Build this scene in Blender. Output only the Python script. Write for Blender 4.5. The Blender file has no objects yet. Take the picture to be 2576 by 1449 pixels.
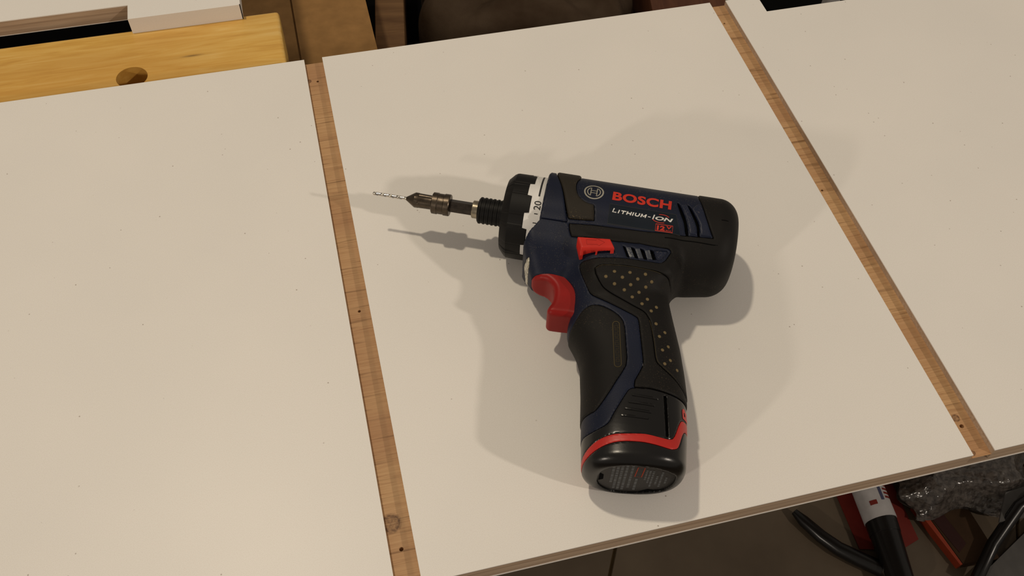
import bpy, bmesh, math, random
import numpy as np
from mathutils import Matrix, Vector

random.seed(4)
scene = bpy.context.scene
COL = scene.collection

# ------------------------------------------------------------------ camera
CAM_F = 2371.53                      # focal length in pixels of the 2576 px wide frame
cam_data = bpy.data.cameras.new('camera')
cam = bpy.data.objects.new('camera', cam_data)
COL.objects.link(cam)
cam_data.sensor_fit = 'HORIZONTAL'
cam_data.sensor_width = 36.0
cam_data.lens = CAM_F * 36.0 / 2576.0
cam_data.clip_start = 0.01
cam_data.clip_end = 50.0
cam.location = (-0.00376, -0.53637, 0.44009)
cam.rotation_mode = 'XYZ'
cam.matrix_world = (Matrix.Translation((-0.00376, -0.53637, 0.44009))
                    @ Matrix.Rotation(-0.26912, 4, 'Z') @ Matrix.Rotation(0.63353, 4, 'X') @ Matrix.Rotation(0.03576, 4, 'Z'))
scene.camera = cam

# ------------------------------------------------------------------ light
world = bpy.data.worlds.new('room_light')
scene.world = world
world.use_nodes = True
bg = world.node_tree.nodes['Background']
bg.inputs['Color'].default_value = (1.0, 0.87, 0.725, 1)
bg.inputs['Strength'].default_value = 0.23

AIM = Vector((0.13, -0.24, 0.0))
def lamp(name, direction, dist, power, color, size):
    d = Vector(direction).normalized()
    ld = bpy.data.lights.new(name, 'AREA')
    ld.shape = 'DISK'; ld.size = size; ld.energy = power; ld.color = color
    o = bpy.data.objects.new(name, ld); COL.objects.link(o)
    o.location = AIM + d * dist
    o.rotation_euler = (-d).to_track_quat('-Z', 'Y').to_euler()
    return o
lamp('ceiling_lamp_back', (-0.25, 0.255, 0.934), 1.8, 10.9, (1.0, 0.86, 0.66), 0.075)
lamp('ceiling_lamp_right', (0.63, -0.58, 0.525), 2.3, 14.4, (1.0, 0.87, 0.735), 0.085)
lamp('ceiling_lamp_left', (-0.80, -0.50, 0.345), 2.6, 12.8, (1.0, 0.87, 0.735), 0.11)

vs = scene.view_settings
scene.display_settings.display_device = 'sRGB'
vs.view_transform = 'Standard'
vs.look = 'None'
vs.gamma = 1.0
vs.use_curve_mapping = False
vs.exposure = 0.0

# ------------------------------------------------------------------ helpers
def lin(r, g, b):
    f = lambda c: (c / 255 / 12.92) if c / 255 <= 0.04045 else ((c / 255 + 0.055) / 1.055) ** 2.4
    return (f(r), f(g), f(b), 1.0)

def setp(o, label=None, cat=None, group=None, kind=None):
    if label: o['label'] = label
    if cat: o['category'] = cat
    if group: o['group'] = group
    if kind: o['kind'] = kind
    return o

def empty(name, loc=(0, 0, 0), rot=(0, 0, 0)):
    o = bpy.data.objects.new(name, None)
    o.empty_display_size = 0.02
    COL.objects.link(o); o.location = loc; o.rotation_euler = rot
    return o

def link_mesh(name, verts, faces, mat, parent=None, smooth=True, angle=35.0):
    me = bpy.data.meshes.new(name)
    me.from_pydata([tuple(map(float, v)) for v in verts], [], [tuple(map(int, f)) for f in faces])
    me.materials.append(mat)
    me.validate()
    if smooth and len(me.polygons):
        me.polygons.foreach_set('use_smooth', [True] * len(me.polygons))
        me.set_sharp_from_angle(angle=math.radians(angle))
    me.update()
    o = bpy.data.objects.new(name, me); COL.objects.link(o)
    if parent is not None: o.parent = parent
    return o

def link_bm(name, bm, mat, parent=None, smooth=False, angle=35.0):
    bmesh.ops.recalc_face_normals(bm, faces=bm.faces)
    me = bpy.data.meshes.new(name); bm.to_mesh(me); bm.free()
    me.materials.append(mat)
    if smooth:
        me.polygons.foreach_set('use_smooth', [True] * len(me.polygons))
        me.set_sharp_from_angle(angle=math.radians(angle))
    o = bpy.data.objects.new(name, me); COL.objects.link(o)
    if parent is not None: o.parent = parent
    return o

def box_bm(bm, x0, x1, y0, y1, z0, z1, bevel=0.0, seg=2):
    vs_ = [bm.verts.new(p) for p in ((x0, y0, z0), (x1, y0, z0), (x1, y1, z0), (x0, y1, z0),
                                     (x0, y0, z1), (x1, y0, z1), (x1, y1, z1), (x0, y1, z1))]
    fs = [bm.faces.new([vs_[i] for i in f]) for f in ((3, 2, 1, 0), (4, 5, 6, 7), (0, 1, 5, 4), (1, 2, 6, 5), (2, 3, 7, 6), (3, 0, 4, 7))]
    if bevel > 0:
        es = list({e for f in fs for e in f.edges})
        bmesh.ops.bevel(bm, geom=es, offset=bevel, segments=seg, affect='EDGES', profile=0.5)

def box_obj(name, x0, x1, y0, y1, z0, z1, mat, parent=None, bevel=0.0, seg=2):
    bm = bmesh.new(); box_bm(bm, x0, x1, y0, y1, z0, z1, bevel, seg)
    return link_bm(name, bm, mat, parent, smooth=bevel > 0)

# ------------------------------------------------------------------ materials
class NT:
    def __init__(self, name):
        self.m = bpy.data.materials.new(name); self.m.use_nodes = True
        self.t = self.m.node_tree; self.b = self.t.nodes['Principled BSDF']
        self._co = None
    def n(self, typ, **kw):
        x = self.t.nodes.new(typ)
        for k, v in kw.items(): setattr(x, k, v)
        return x
    def l(self, a, b): self.t.links.new(a, b)
    @property
    def co(self):
        if self._co is None: self._co = self.n('ShaderNodeTexCoord').outputs['Object']
        return self._co
    def mapped(self, scale=(1, 1, 1), rot=(0, 0, 0), loc=(0, 0, 0)):
        mp = self.n('ShaderNodeMapping')
        mp.inputs['Scale'].default_value = scale; mp.inputs['Rotation'].default_value = rot; mp.inputs['Location'].default_value = loc
        self.l(self.co, mp.inputs['Vector']); return mp.outputs['Vector']
    def noise(self, scale, detail=3, rough=0.55, vec=None, dist=0.0):
        x = self.n('ShaderNodeTexNoise'); x.inputs['Scale'].default_value = scale
        x.inputs['Detail'].default_value = detail; x.inputs['Roughness'].default_value = rough; x.inputs['Distortion'].default_value = dist
        self.l(vec if vec is not None else self.co, x.inputs['Vector']); return x.outputs['Fac']
    def ramp(self, fac, stops, interp='LINEAR'):
        r = self.n('ShaderNodeValToRGB'); r.color_ramp.interpolation = interp
        els = r.color_ramp.elements
        while len(els) > 1: els.remove(els[-1])
        els[0].position = stops[0][0]; els[0].color = stops[0][1]
        for p, c in stops[1:]:
            e = els.new(p); e.color = c
        self.l(fac, r.inputs['Fac']); return r.outputs['Color']
    def mix(self, fac, a, b, mode='MIX'):
        x = self.n('ShaderNodeMix', data_type='RGBA', blend_type=mode)
        for s, v in ((x.inputs['Factor'], fac), (x.inputs['A'], a), (x.inputs['B'], b)):
            pass
        ins = {i.identifier: i for i in x.inputs}
        for key, v in (('Factor_Float', fac), ('A_Color', a), ('B_Color', b)):
            s = ins[key]
            if hasattr(v, 'is_linked') or hasattr(v, 'links'): self.l(v, s)
            else: s.default_value = v
        return [o for o in x.outputs if o.identifier == 'Result_Color'][0]
    def math(self, op, a, b=None, c=None):
        x = self.n('ShaderNodeMath', operation=op)
        for i, v in enumerate((a, b, c)):
            if v is None: continue
            if hasattr(v, 'links'): self.l(v, x.inputs[i])
            else: x.inputs[i].default_value = v
        return x.outputs[0]
    def bump(self, h, strength=0.2, dist=0.0003):
        x = self.n('ShaderNodeBump'); x.inputs['Strength'].default_value = strength; x.inputs['Distance'].default_value = dist
        self.l(h, x.inputs['Height']); self.l(x.outputs['Normal'], self.b.inputs['Normal'])
    def color(self, c):
        if hasattr(c, 'links'): self.l(c, self.b.inputs['Base Color'])
        else: self.b.inputs['Base Color'].default_value = c
    def done(self, rough=0.5, metal=0.0, spec=0.5):
        self.b.inputs['Roughness'].default_value = rough; self.b.inputs['Metallic'].default_value = metal
        self.b.inputs['Specular IOR Level'].default_value = spec
        return self.m
G1 = lambda v: (v, v, v, 1)

def plastic(name, col, rough=0.5, speck=None, speck_col=(0.25, 0.2, 0.12, 1), grain=0.25, gscale=1600, spec=0.5):
    t = NT(name)
    base = t.mix(t.ramp(t.noise(60, 4), [(0.35, G1(0.0)), (0.7, G1(1.0))]), col, tuple(min(1, c * 1.25) for c in col[:3]) + (1,))
    if speck:
        f = t.ramp(t.noise(1500, 2, 0.6), [(speck, G1(0)), (speck + 0.05, G1(1))])
        area = t.ramp(t.noise(45, 3), [(0.45, G1(0.0)), (0.7, G1(1.0))])
        base = t.mix(t.math('MULTIPLY', f, area), base, speck_col)
    t.color(base)
    if grain: t.bump(t.noise(gscale, 2), grain, 0.00012)
    return t.done(rough, 0.0, spec)

M_BLUE = plastic('navy_plastic', (0.0052, 0.0082, 0.0215, 1), 0.5, 0.62, (0.075, 0.068, 0.058, 1), 0.35, spec=0.22)
M_RUB = plastic('black_rubber', (0.0056, 0.0049, 0.0044, 1), 0.62, 0.63, (0.06, 0.045, 0.026, 1), 0.3, spec=0.2)
M_RUBDUST = plastic('dusty_band_rubber', (0.017, 0.0135, 0.009, 1), 0.66, 0.6, (0.15, 0.11, 0.055, 1), 0.35, spec=0.25)
M_BLACK = plastic('black_plastic', (0.005, 0.0047, 0.0047, 1), 0.27, None, grain=0.1, gscale=900, spec=0.42)
M_RING = plastic('ring_plastic', (0.004, 0.0036, 0.0033, 1), 0.52, None, grain=0.15, spec=0.2)
M_RED = plastic('red_plastic', (0.215, 0.0065, 0.0055, 1), 0.42, None, grain=0.15, spec=0.22)
M_SWITCH = plastic('switch_red', (0.46, 0.020, 0.012, 1), 0.45, None, grain=0.2, spec=0.3)
M_REDINK = plastic('red_ink', (0.46, 0.026, 0.013, 1), 0.5, None, grain=0.0, spec=0.3)
M_STRIPE = plastic('red_stripe', (0.40, 0.016, 0.012, 1), 0.4, None, grain=0.05, spec=0.4)
M_WHITEINK = plastic('white_ink', (0.58, 0.58, 0.56, 1), 0.5, None, grain=0.0)
M_SILVERINK = plastic('silver_ink', (0.26, 0.25, 0.21, 1), 0.4, None, grain=0.0)
M_BLACKINK = plastic('black_ink', (0.01, 0.01, 0.01, 1), 0.6, None, grain=0.0)
M_GREYINK = plastic('grey_ink', (0.085, 0.088, 0.09, 1), 0.6, None, grain=0.0, spec=0.3)
M_ORANGEINK = plastic('orange_ink', (0.33, 0.035, 0.010, 1), 0.6, None, grain=0.0, spec=0.3)
M_LABELPLATE = plastic('label_plate', (0.024, 0.022, 0.0205, 1), 0.5, None, grain=0.2, spec=0.3)
M_DECAL = plastic('decal_film', (0.0035, 0.0075, 0.0145, 1), 0.5, None, grain=0.0, spec=0.18)
M_DARK = plastic('dark_inside', (0.0025, 0.0025, 0.0025, 1), 0.9, None, grain=0.0, spec=0.05)
M_BAND = plastic('scale_band', (0.66, 0.65, 0.63, 1), 0.5, None, grain=0.1)
M_WORN_SPARKLE = plastic('worn_sparkle_slat', (0.03, 0.036, 0.05, 1), 0.45, 0.46, (0.30, 0.31, 0.30, 1), 0.8, 1100)  # pale specks paint the sparkle of the worn slats into the colour
M_WORN2 = plastic('scuffed_navy', (0.0085, 0.012, 0.028, 1), 0.45, 0.60, (0.12, 0.11, 0.105, 1), 0.6, 1200, spec=0.25)
M_EMBOSS = plastic('dusty_rubber', (0.042, 0.032, 0.014, 1), 0.7, None, grain=0.3, spec=0.2)
M_STUD = plastic('dusty_stud', (0.135, 0.10, 0.048, 1), 0.7, None, grain=0.3, spec=0.2)

def metal(name, col, rough, scr=0.2):
    t = NT(name)
    t.color(t.mix(t.ramp(t.noise(350, 4), [(0.35, G1(0)), (0.7, G1(1))]), col, tuple(c * 0.6 for c in col[:3]) + (1,)))
    t.bump(t.noise(900, 3), scr, 0.0001)
    return t.done(rough, 1.0)
M_STEEL = metal('bright_steel', (0.78, 0.74, 0.68, 1), 0.18, 0.1)
M_DSTEEL = metal('blackened_steel', (0.115, 0.092, 0.070, 1), 0.36, 0.25)
M_SHANK = metal('dark_shank', (0.065, 0.055, 0.048, 1), 0.35, 0.25)
M_NUT = metal('worn_nickel', (0.42, 0.37, 0.28, 1), 0.28, 0.15)

def lens_mat():
    t = NT('lamp_lens')
    f = t.noise(900, 3, vec=t.mapped((3, 0.25, 0.6)))
    t.color(t.ramp(f, [(0.35, (0.16, 0.14, 0.10, 1)), (0.55, (0.5, 0.47, 0.38, 1)), (0.7, (0.75, 0.72, 0.6, 1))]))
    return t.done(0.2)
M_LENS = lens_mat()

def laminate():
    t = NT('white_laminate')
    base = t.mix(t.ramp(t.noise(9, 4), [(0.3, G1(0)), (0.7, G1(1))]), (0.80, 0.775, 0.735, 1), (0.765, 0.745, 0.71, 1))
    grain = t.noise(2600, 2, 0.6)
    base = t.mix(t.ramp(grain, [(0.36, G1(0.26)), (0.5, G1(0.0))]), base, (0.55, 0.5, 0.44, 1))
    sp = t.n('ShaderNodeTexVoronoi'); sp.inputs['Scale'].default_value = 130; t.l(t.co, sp.inputs['Vector'])
    dot = t.ramp(sp.outputs['Distance'], [(0.035, G1(1)), (0.07, G1(0))])
    pick = t.ramp(t.noise(120, 2), [(0.50, G1(0)), (0.56, G1(1))])
    base = t.mix(t.math('MULTIPLY', t.math('MULTIPLY', dot, pick), 0.7), base, (0.25, 0.19, 0.15, 1))
    t.color(base)
    t.bump(t.noise(900, 3), 0.12, 0.0001)
    return t.done(0.42, 0, 0.4)
M_LAM = laminate()

def ply_edge(name, c0, c1, c2, zs, knots=()):
    """plywood core: layers by depth, grain lines running along x"""
    t = NT(name)
    g = t.noise(55, 5, 0.65, vec=t.mapped((0.25, 12, 10)), dist=0.4)
    g2 = t.noise(14, 3, 0.5, vec=t.mapped((1.0, 3.0, 3.0)))
    a = t.ramp(g, [(0.30, c0), (0.5, c1), (0.72, c2)])
    a = t.mix(t.ramp(g2, [(0.35, G1(0.0)), (0.65, G1(0.55))]), a, tuple(c * 0.72 for c in c1[:3]) + (1,))
    sep = t.n('ShaderNodeSeparateXYZ'); t.l(t.co, sep.inputs[0])
    zz = t.math('MULTIPLY_ADD', sep.outputs['Z'], 1.0 / 0.0127, 1.0)
    layer = t.ramp(zz, [(0.0, G1(0.1)), (0.08, G1(0.35)), (0.30, G1(0.05)), (0.55, G1(0.32)), (0.65, G1(0.0)), (0.9, G1(0.25))], 'CONSTANT')
    a = t.mix(layer, a, tuple(c * 0.55 for c in c0[:3]) + (1,))
    for (kx, ky, kr) in knots:
        d = t.n('ShaderNodeVectorMath', operation='DISTANCE'); t.l(t.co, d.inputs[0]); d.inputs[1].default_value = (kx, ky, -0.0045)
        k = t.ramp(d.outputs['Value'], [(kr * 0.45, G1(0.75)), (kr * 0.75, G1(0.9)), (kr * 1.0, G1(0.0))])
        kn = t.math('MULTIPLY', k, t.ramp(t.noise(500, 3), [(0.3, G1(0.5)), (0.6, G1(1.0))]))
        a = t.mix(kn, a, (0.075, 0.03, 0.015, 1))
    t.color(a)
    t.bump(g, 0.25, 0.0003)
    return t.done(0.6, 0, 0.3)
M_PLY = ply_edge('plywood_core', (0.36, 0.25, 0.165, 1), (0.47, 0.345, 0.24, 1), (0.56, 0.44, 0.32, 1), 0)

def groove_mat():
    t = NT('groove_wood')
    g = t.noise(70, 6, 0.7, vec=t.mapped((0.5, 16, 4)), dist=0.5)
    a = t.ramp(g, [(0.28, (0.30, 0.15, 0.065, 1)), (0.45, (0.50, 0.30, 0.145, 1)), (0.62, (0.58, 0.365, 0.185, 1)), (0.8, (0.66, 0.45, 0.25, 1))])
    g2 = t.noise(16, 3, 0.5, vec=t.mapped((0.4, 1.4, 1)))
    a = t.mix(t.ramp(g2, [(0.42, G1(0.0)), (0.62, G1(0.6))]), a, (0.38, 0.195, 0.095, 1))
    fine = t.ramp(t.noise(420, 2, 0.5, vec=t.mapped((0.06, 1.0, 1.0))), [(0.3, G1(0.5)), (0.42, G1(0.0))])
    a = t.mix(fine, a, (0.13, 0.06, 0.02, 1))
    for (kx, ky, kr) in ((-0.0094, -0.3482, 0.0058), (0.2949, -0.359, 0.0026), (0.2931, -0.3798, 0.0018), (-0.0120, -0.0178, 0.0022)):
        d = t.n('ShaderNodeVectorMath', operation='DISTANCE'); t.l(t.co, d.inputs[0]); d.inputs[1].default_value = (kx, ky, -0.0045)
        k = t.ramp(t.math('DIVIDE', d.outputs['Value'], kr), [(0.0, G1(0.6)), (0.45, G1(0.55)), (0.72, G1(0.85)), (1.0, G1(0.0))])
        kn = t.math('MULTIPLY', k, t.ramp(t.noise(700, 3), [(0.3, G1(0.35)), (0.6, G1(1.0))]))
        a = t.mix(kn, a, (0.06, 0.022, 0.012, 1))
    t.color(a); t.bump(g, 0.3, 0.0003)
    return t.done(0.55, 0, 0.3)
M_GROOVE = groove_mat()

def pine():
    t = NT('varnished_pine')
    v = t.mapped((0.35, 4.0, 4.0))
    g = t.noise(45, 6, 0.6, vec=v, dist=0.8)
    a = t.ramp(g, [(0.25, (0.55, 0.29, 0.055, 1)), (0.45, (0.68, 0.40, 0.085, 1)), (0.6, (0.74, 0.47, 0.125, 1)), (0.8, (0.80, 0.56, 0.20, 1))])
    big = t.noise(6, 2, 0.4, vec=t.mapped((1.0, 3.0, 1.0)))
    a = t.mix(t.ramp(big, [(0.40, G1(0.0)), (0.62, G1(0.35))]), a, (0.45, 0.20, 0.03, 1))
    d = t.n('ShaderNodeVectorMath', operation='DISTANCE'); d.inputs[1].default_value = (-0.0905 * 0.4, 0.037 * 2.6, -0.013)
    t.l(t.mapped((0.4, 2.6, 1)), d.inputs[0])
    a = t.mix(t.ramp(d.outputs['Value'], [(0.0015, G1(0.8)), (0.0042, G1(0.0))]), a, (0.10, 0.045, 0.015, 1))
    t.color(a); t.bump(g, 0.08, 0.0003)
    return t.done(0.32, 0, 0.5)
M_PINE = pine()

def simple_wood(name, c0, c1, vec_scale):
    t = NT(name)
    g = t.noise(20, 5, 0.6, vec=t.mapped(vec_scale), dist=0.5)
    t.color(t.ramp(g, [(0.3, c0), (0.7, c1)])); t.bump(g, 0.2, 0.0006)
    return t.done(0.6, 0, 0.3)
M_POST = simple_wood('rough_timber', (0.12, 0.060, 0.024, 1), (0.21, 0.115, 0.048, 1), (4, 0.5, 0.5))
M_REDWOOD = simple_wood('reddish_timber', (0.075, 0.026, 0.012, 1), (0.13, 0.05, 0.024, 1), (0.5, 4, 1))
M_BENCH = simple_wood('bench_frame', (0.10, 0.05, 0.02, 1), (0.2, 0.1, 0.05, 1), (1, 1, 0.3))

def cloth():
    t = NT('brown_canvas')
    t.color(t.ramp(t.noise(14, 4), [(0.3, (0.040, 0.024, 0.014, 1)), (0.7, (0.085, 0.060, 0.040, 1))])); t.bump(t.noise(500, 2), 0.3, 0.001)
    return t.done(0.9, 0, 0.1)
M_CLOTH = cloth()
M_CARD = plastic('brown_cardboard', (0.30, 0.165, 0.060, 1), 0.8, None, grain=0.1, gscale=300, spec=0.15)

def tile_mat():
    t = NT('floor_tile')
    t.color(t.ramp(t.noise(7, 5), [(0.3, (0.068, 0.050, 0.032, 1)), (0.7, (0.11, 0.083, 0.055, 1))])); t.bump(t.noise(120, 3), 0.1, 0.001)
    return t.done(0.5, 0, 0.4)
M_TILE = tile_mat()
M_GROUT = plastic('floor_grout', (0.055, 0.036, 0.016, 1), 0.9, None, grain=0.0, spec=0.1)

def bubble():
    t = NT('bubble_wrap_film')
    t.color(t.ramp(t.noise(180, 2), [(0.35, (0.03, 0.025, 0.022, 1)), (0.65, (0.085, 0.073, 0.064, 1))])); t.bump(t.noise(160, 1), 0.4, 0.003)
    return t.done(0.18, 0, 0.6)
M_BUBBLE = bubble()
M_REDCARD = plastic('red_card', (0.13, 0.012, 0.007, 1), 0.6, None, grain=0.0, spec=0.3)
M_ORANGECARD = plastic('orange_card', (0.20, 0.026, 0.008, 1), 0.6, None, grain=0.0, spec=0.3)
M_DARKRED = plastic('dark_red_print', (0.022, 0.006, 0.005, 1), 0.6, None, grain=0.0, spec=0.2)
M_PAPER = plastic('white_paper', (0.34, 0.33, 0.33, 1), 0.6, None, grain=0.0, spec=0.3)
M_GREYCARD = plastic('grey_card', (0.075, 0.072, 0.068, 1), 0.7, None, grain=0.0, spec=0.2)
M_BLUEINK = plastic('blue_ink', (0.03, 0.035, 0.08, 1), 0.6, None, grain=0.0)
M_DARKCARD = plastic('dark_brown_box', (0.032, 0.017, 0.008, 1), 0.8, None, grain=0.0, spec=0.15)

# ------------------------------------------------------------------ the grooved white board
BX0, BX1, BY0, BY1 = -0.46, 0.78, -0.3825, 0.0
D1 = (-0.01255, 0.0); D2 = (0.29, 0.30255); DZ = -0.0045; TH = -0.0127; LT = 0.0007
NX, NY = 0.3282, -0.0188
board = setp(empty('grooved_board', (0, 0, TH)), 'large white laminated plywood board with two grooves, lying under the drill', 'board')
def bz(o): o.location = (0, 0, -TH); return o      # children keep world coordinates
bm = bmesh.new()
for x0, x1, zt, yb in ((BX0, D1[0], -LT, BY1), (D1[0], D1[1], -0.0092, BY1), (D1[1], D2[0], -LT, BY1), (D2[0], D2[1], -0.0092, BY1),
                       (D2[1], NX, -LT, BY1), (NX, BX1, -LT, NY)):
    box_bm(bm, x0, x1, BY0 + 0.0001, yb, TH + LT, zt)
bz(link_bm('plywood_core', bm, M_PLY, board))
for x0, x1 in ((BX0, D1[0]), (D1[1], D2[0])):
    bz(box_obj('white_facing', x0, x1, BY0, BY1, -LT, 0.0, M_LAM, board))
bm = bmesh.new()
pts = [(D2[1], BY0), (BX1, BY0), (BX1, NY), (NX, NY), (NX, BY1), (D2[1], BY1)]
top = bm.faces.new([bm.verts.new((x, y, 0)) for x, y in pts])
ex = bmesh.ops.extrude_face_region(bm, geom=[top])
bmesh.ops.translate(bm, verts=[v for v in ex['geom'] if isinstance(v, bmesh.types.BMVert)], vec=(0, 0, -LT))
bz(link_bm('white_facing', bm, M_LAM, board))
bz(box_obj('bottom_facing', BX0, BX1, BY0 - 0.0003, NY, TH, TH + LT, M_LAM, board))

def groove_floor(x0, x1, holes):
    """strip with real drilled holes: (x, y, r)"""
    V, F = [], []
    def add(*ps):
        i = len(V); V.extend(ps); return i
    ys = [BY0]
    for (hx, hy, r) in sorted(holes, key=lambda h: h[1]):
        a = 0.002
        y0, y1 = hy - a, hy + a
        if y0 > ys[-1]:
            i = add((x0, ys[-1], DZ), (x1, ys[-1], DZ), (x1, y0, DZ), (x0, y0, DZ)); F.append((i, i + 1, i + 2, i + 3))
        # side quads
        i = add((x0, y0, DZ), (hx - a, y0, DZ), (hx - a, y1, DZ), (x0, y1, DZ)); F.append((i, i + 1, i + 2, i + 3))
        i = add((hx + a, y0, DZ), (x1, y0, DZ), (x1, y1, DZ), (hx + a, y1, DZ)); F.append((i, i + 1, i + 2, i + 3))
        n = 16; ring = []; sq = []; low = []
        for k in range(n):
            t = 2 * math.pi * k / n; c, s = math.cos(t), math.sin(t); m = max(abs(c), abs(s))
            ring.append(add((hx + r * c, hy + r * s, DZ))); sq.append(add((hx + a * c / m, hy + a * s / m, DZ))); low.append(add((hx + r * c * 0.8, hy + r * s * 0.8, DZ - 0.004)))
        for k in range(n):
            j = (k + 1) % n
            F.append((ring[k], sq[k], sq[j], ring[j])); F.append((ring[k], ring[j], low[j], low[k]))
        F.append(tuple(low))
        ys.append(y1)
    i = add((x0, ys[-1], DZ), (x1, ys[-1], DZ), (x1, BY1, DZ), (x0, BY1, DZ)); F.append((i, i + 1, i + 2, i + 3))
    bz(link_mesh('groove_floor', V, F, M_GROOVE, board, smooth=False))
groove_floor(D1[0], D1[1], [(-0.0060, -0.0192, 0.0009), (-0.0061, -0.2181, 0.0009), (-0.0067, -0.3622, 0.0011)])
groove_floor(D2[0], D2[1], [(0.2948, -0.0200, 0.0008), (0.2948, -0.1906, 0.0008), (0.2956, -0.3641, 0.0012)])

# ------------------------------------------------------------------ second board behind
b2 = setp(empty('notched_board', (0, 0, TH)), 'white board with a notched raw plywood edge, behind the drill on the pine beam', 'board')
b2x0, b2x1, yt, yn, yb = -0.55, -0.0515, 0.0712, 0.0878, 0.46
def poly_prism(name, pts, z0, z1, mat, parent, dz=0.0, bevel=0.0):
    bm = bmesh.new()
    f = bm.faces.new([bm.verts.new((x, y, z0)) for x, y in pts])
    ex = bmesh.ops.extrude_face_region(bm, geom=[f])
    bmesh.ops.translate(bm, verts=[v for v in ex['geom'] if isinstance(v, bmesh.types.BMVert)], vec=(0, 0, z1 - z0))
    if bevel: bmesh.ops.bevel(bm, geom=list(bm.edges), offset=bevel, segments=2, affect='EDGES')
    o = link_bm(name, bm, mat, parent, smooth=bevel > 0); o.location = (0, 0, dz); return o
P2 = [(b2x0, yn), (-0.1314, yn), (-0.1314, yt + 0.0008), (b2x1 - 0.0006, yt + 0.0008), (b2x1 - 0.0006, yb), (b2x0, yb)]
poly_prism('plywood_core', P2, TH + 0.0006, -LT, M_PLY, b2, -TH)
poly_prism('white_facing', P2, -LT, 0, M_LAM, b2, -TH)
poly_prism('bottom_facing', P2, TH, TH + 0.0006, M_LAM, b2, -TH)
box = box_obj('edge_band', -0.1314, b2x1, yt, yt + 0.0008, TH, 0.0, M_LAM, b2); box.location = (0, 0, -TH)
box = box_obj('edge_band', b2x1 - 0.0006, b2x1, yt, yb, TH, 0.0, M_LAM, b2); box.location = (0, 0, -TH)

# ------------------------------------------------------------------ workbench
FLOOR = -0.60
bench = setp(empty('workbench', (0, 0, FLOOR)), 'wooden workbench with a varnished pine beam with a round peg hole', 'workbench')
bm = bmesh.new(); box_bm(bm, -0.70, -0.0252, -0.034, 0.0757, TH - 0.042, TH, 0.0028, 3)
beam = link_bm('pine_beam', bm, M_PINE, bench, smooth=True); beam.location = (0, 0, -FLOOR)
bm = bmesh.new()
bmesh.ops.create_cone(bm, cap_ends=True, segments=48, radius1=0.0108, radius2=0.0108, depth=0.1, matrix=Matrix.Translation((-0.1325, 0.0227, TH - 0.02)))
cut = link_bm('cutter', bm, M_PINE)
md = beam.modifiers.new('b', 'BOOLEAN'); md.object = cut; md.operation = 'DIFFERENCE'; md.solver = 'EXACT'
bpy.context.view_layer.update()
dg = bpy.context.evaluated_depsgraph_get()
nm = bpy.data.meshes.new_from_object(beam.evaluated_get(dg))
beam.modifiers.clear(); beam.data = nm; nm.set_sharp_from_angle(angle=math.radians(35))
bpy.data.objects.remove(cut)
beam.location = (0, 0, -FLOOR)
for nme, a in (('beam', (-0.70, 0.60, -0.20, -0.09, TH - 0.042, TH)), ):
    o = box_obj('front_beam', *a, M_PINE, bench, 0.002); o.location = (0, 0, -FLOOR)
for lx in (-0.62, -0.08):
    for ly in (-0.125, 0.0):
        o = box_obj('leg', lx, lx + 0.045, ly - 0.02, ly + 0.02, FLOOR, TH - 0.042, M_BENCH, bench, 0.002); o.location = (0, 0, -FLOOR)
o = box_obj('leg', 0.52, 0.565, -0.16, -0.12, FLOOR, TH - 0.042, M_BENCH, bench, 0.002); o.location = (0, 0, -FLOOR)
for lx in (-0.60, -0.06):
    o = box_obj('cross_rail', lx, lx + 0.02, -0.12, 0.0, FLOOR + 0.2, FLOOR + 0.25, M_BENCH, bench, 0.001); o.location = (0, 0, -FLOOR)
o = box_obj('gap_shade_panel', -0.95, -0.105, 0.13, 0.62, -0.26, -0.22, M_DARK, bench); o.location = (0, 0, -FLOOR)  # added dark panel, stands in for the shade in the gap behind the beam
# ------------------------------------------------------------------ the drill (millimetres: u along the head, v towards the battery, w thickness)
def smin(a, b, k):
    h = np.clip(0.5 + 0.5 * (b - a) / k, 0, 1); return b * (1 - h) + a * h - k * h * (1 - h)
def poly_sd(P, x, y):
    P = np.asarray(P, float); x = np.asarray(x, float); y = np.asarray(y, float)
    if x.ndim == 3: x = x[:, :, :1]; y = y[:, :, :1]          # grid: the outline does not depend on w
    d = np.full(x.shape, 1e18); s = np.ones(x.shape)
    for i in range(len(P)):
        a = P[i]; b = P[i - 1]
        ex, ey = b[0] - a[0], b[1] - a[1]; wx, wy = x - a[0], y - a[1]
        t = np.clip((wx * ex + wy * ey) / (ex * ex + ey * ey + 1e-12), 0, 1)
        d = np.minimum(d, (wx - ex * t) ** 2 + (wy - ey * t) ** 2)
        c1 = y >= a[1]; c2 = y < b[1]; c3 = ex * wy > ey * wx
        s = np.where((c1 & c2 & c3) | (~c1 & ~c2 & ~c3), -s, s)
    return s * np.sqrt(d)
def spline(P, n=5, closed=True):
    P = np.asarray(P, float); N = len(P); out = []
    for i in (range(N) if closed else range(N - 1)):
        if closed: p0, p1, p2, p3 = P[i - 1], P[i], P[(i + 1) % N], P[(i + 2) % N]
        else: p0, p1, p2, p3 = P[max(i - 1, 0)], P[i], P[i + 1], P[min(i + 2, N - 1)]
        for k in range(n):
            t = k / n
            out.append(.5 * ((2 * p1) + (-p0 + p2) * t + (2 * p0 - 5 * p1 + 4 * p2 - p3) * t * t + (-p0 + 3 * p1 - 3 * p2 + p3) * t ** 3))
    if not closed: out.append(P[-1])
    return np.array(out)
def rint(d1, d2, r):
    q1 = np.maximum(d1 + r, 0); q2 = np.maximum(d2 + r, 0)
    return np.sqrt(q1 * q1 + q2 * q2) - r + np.minimum(np.maximum(d1, d2) + r, 0)
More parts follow.
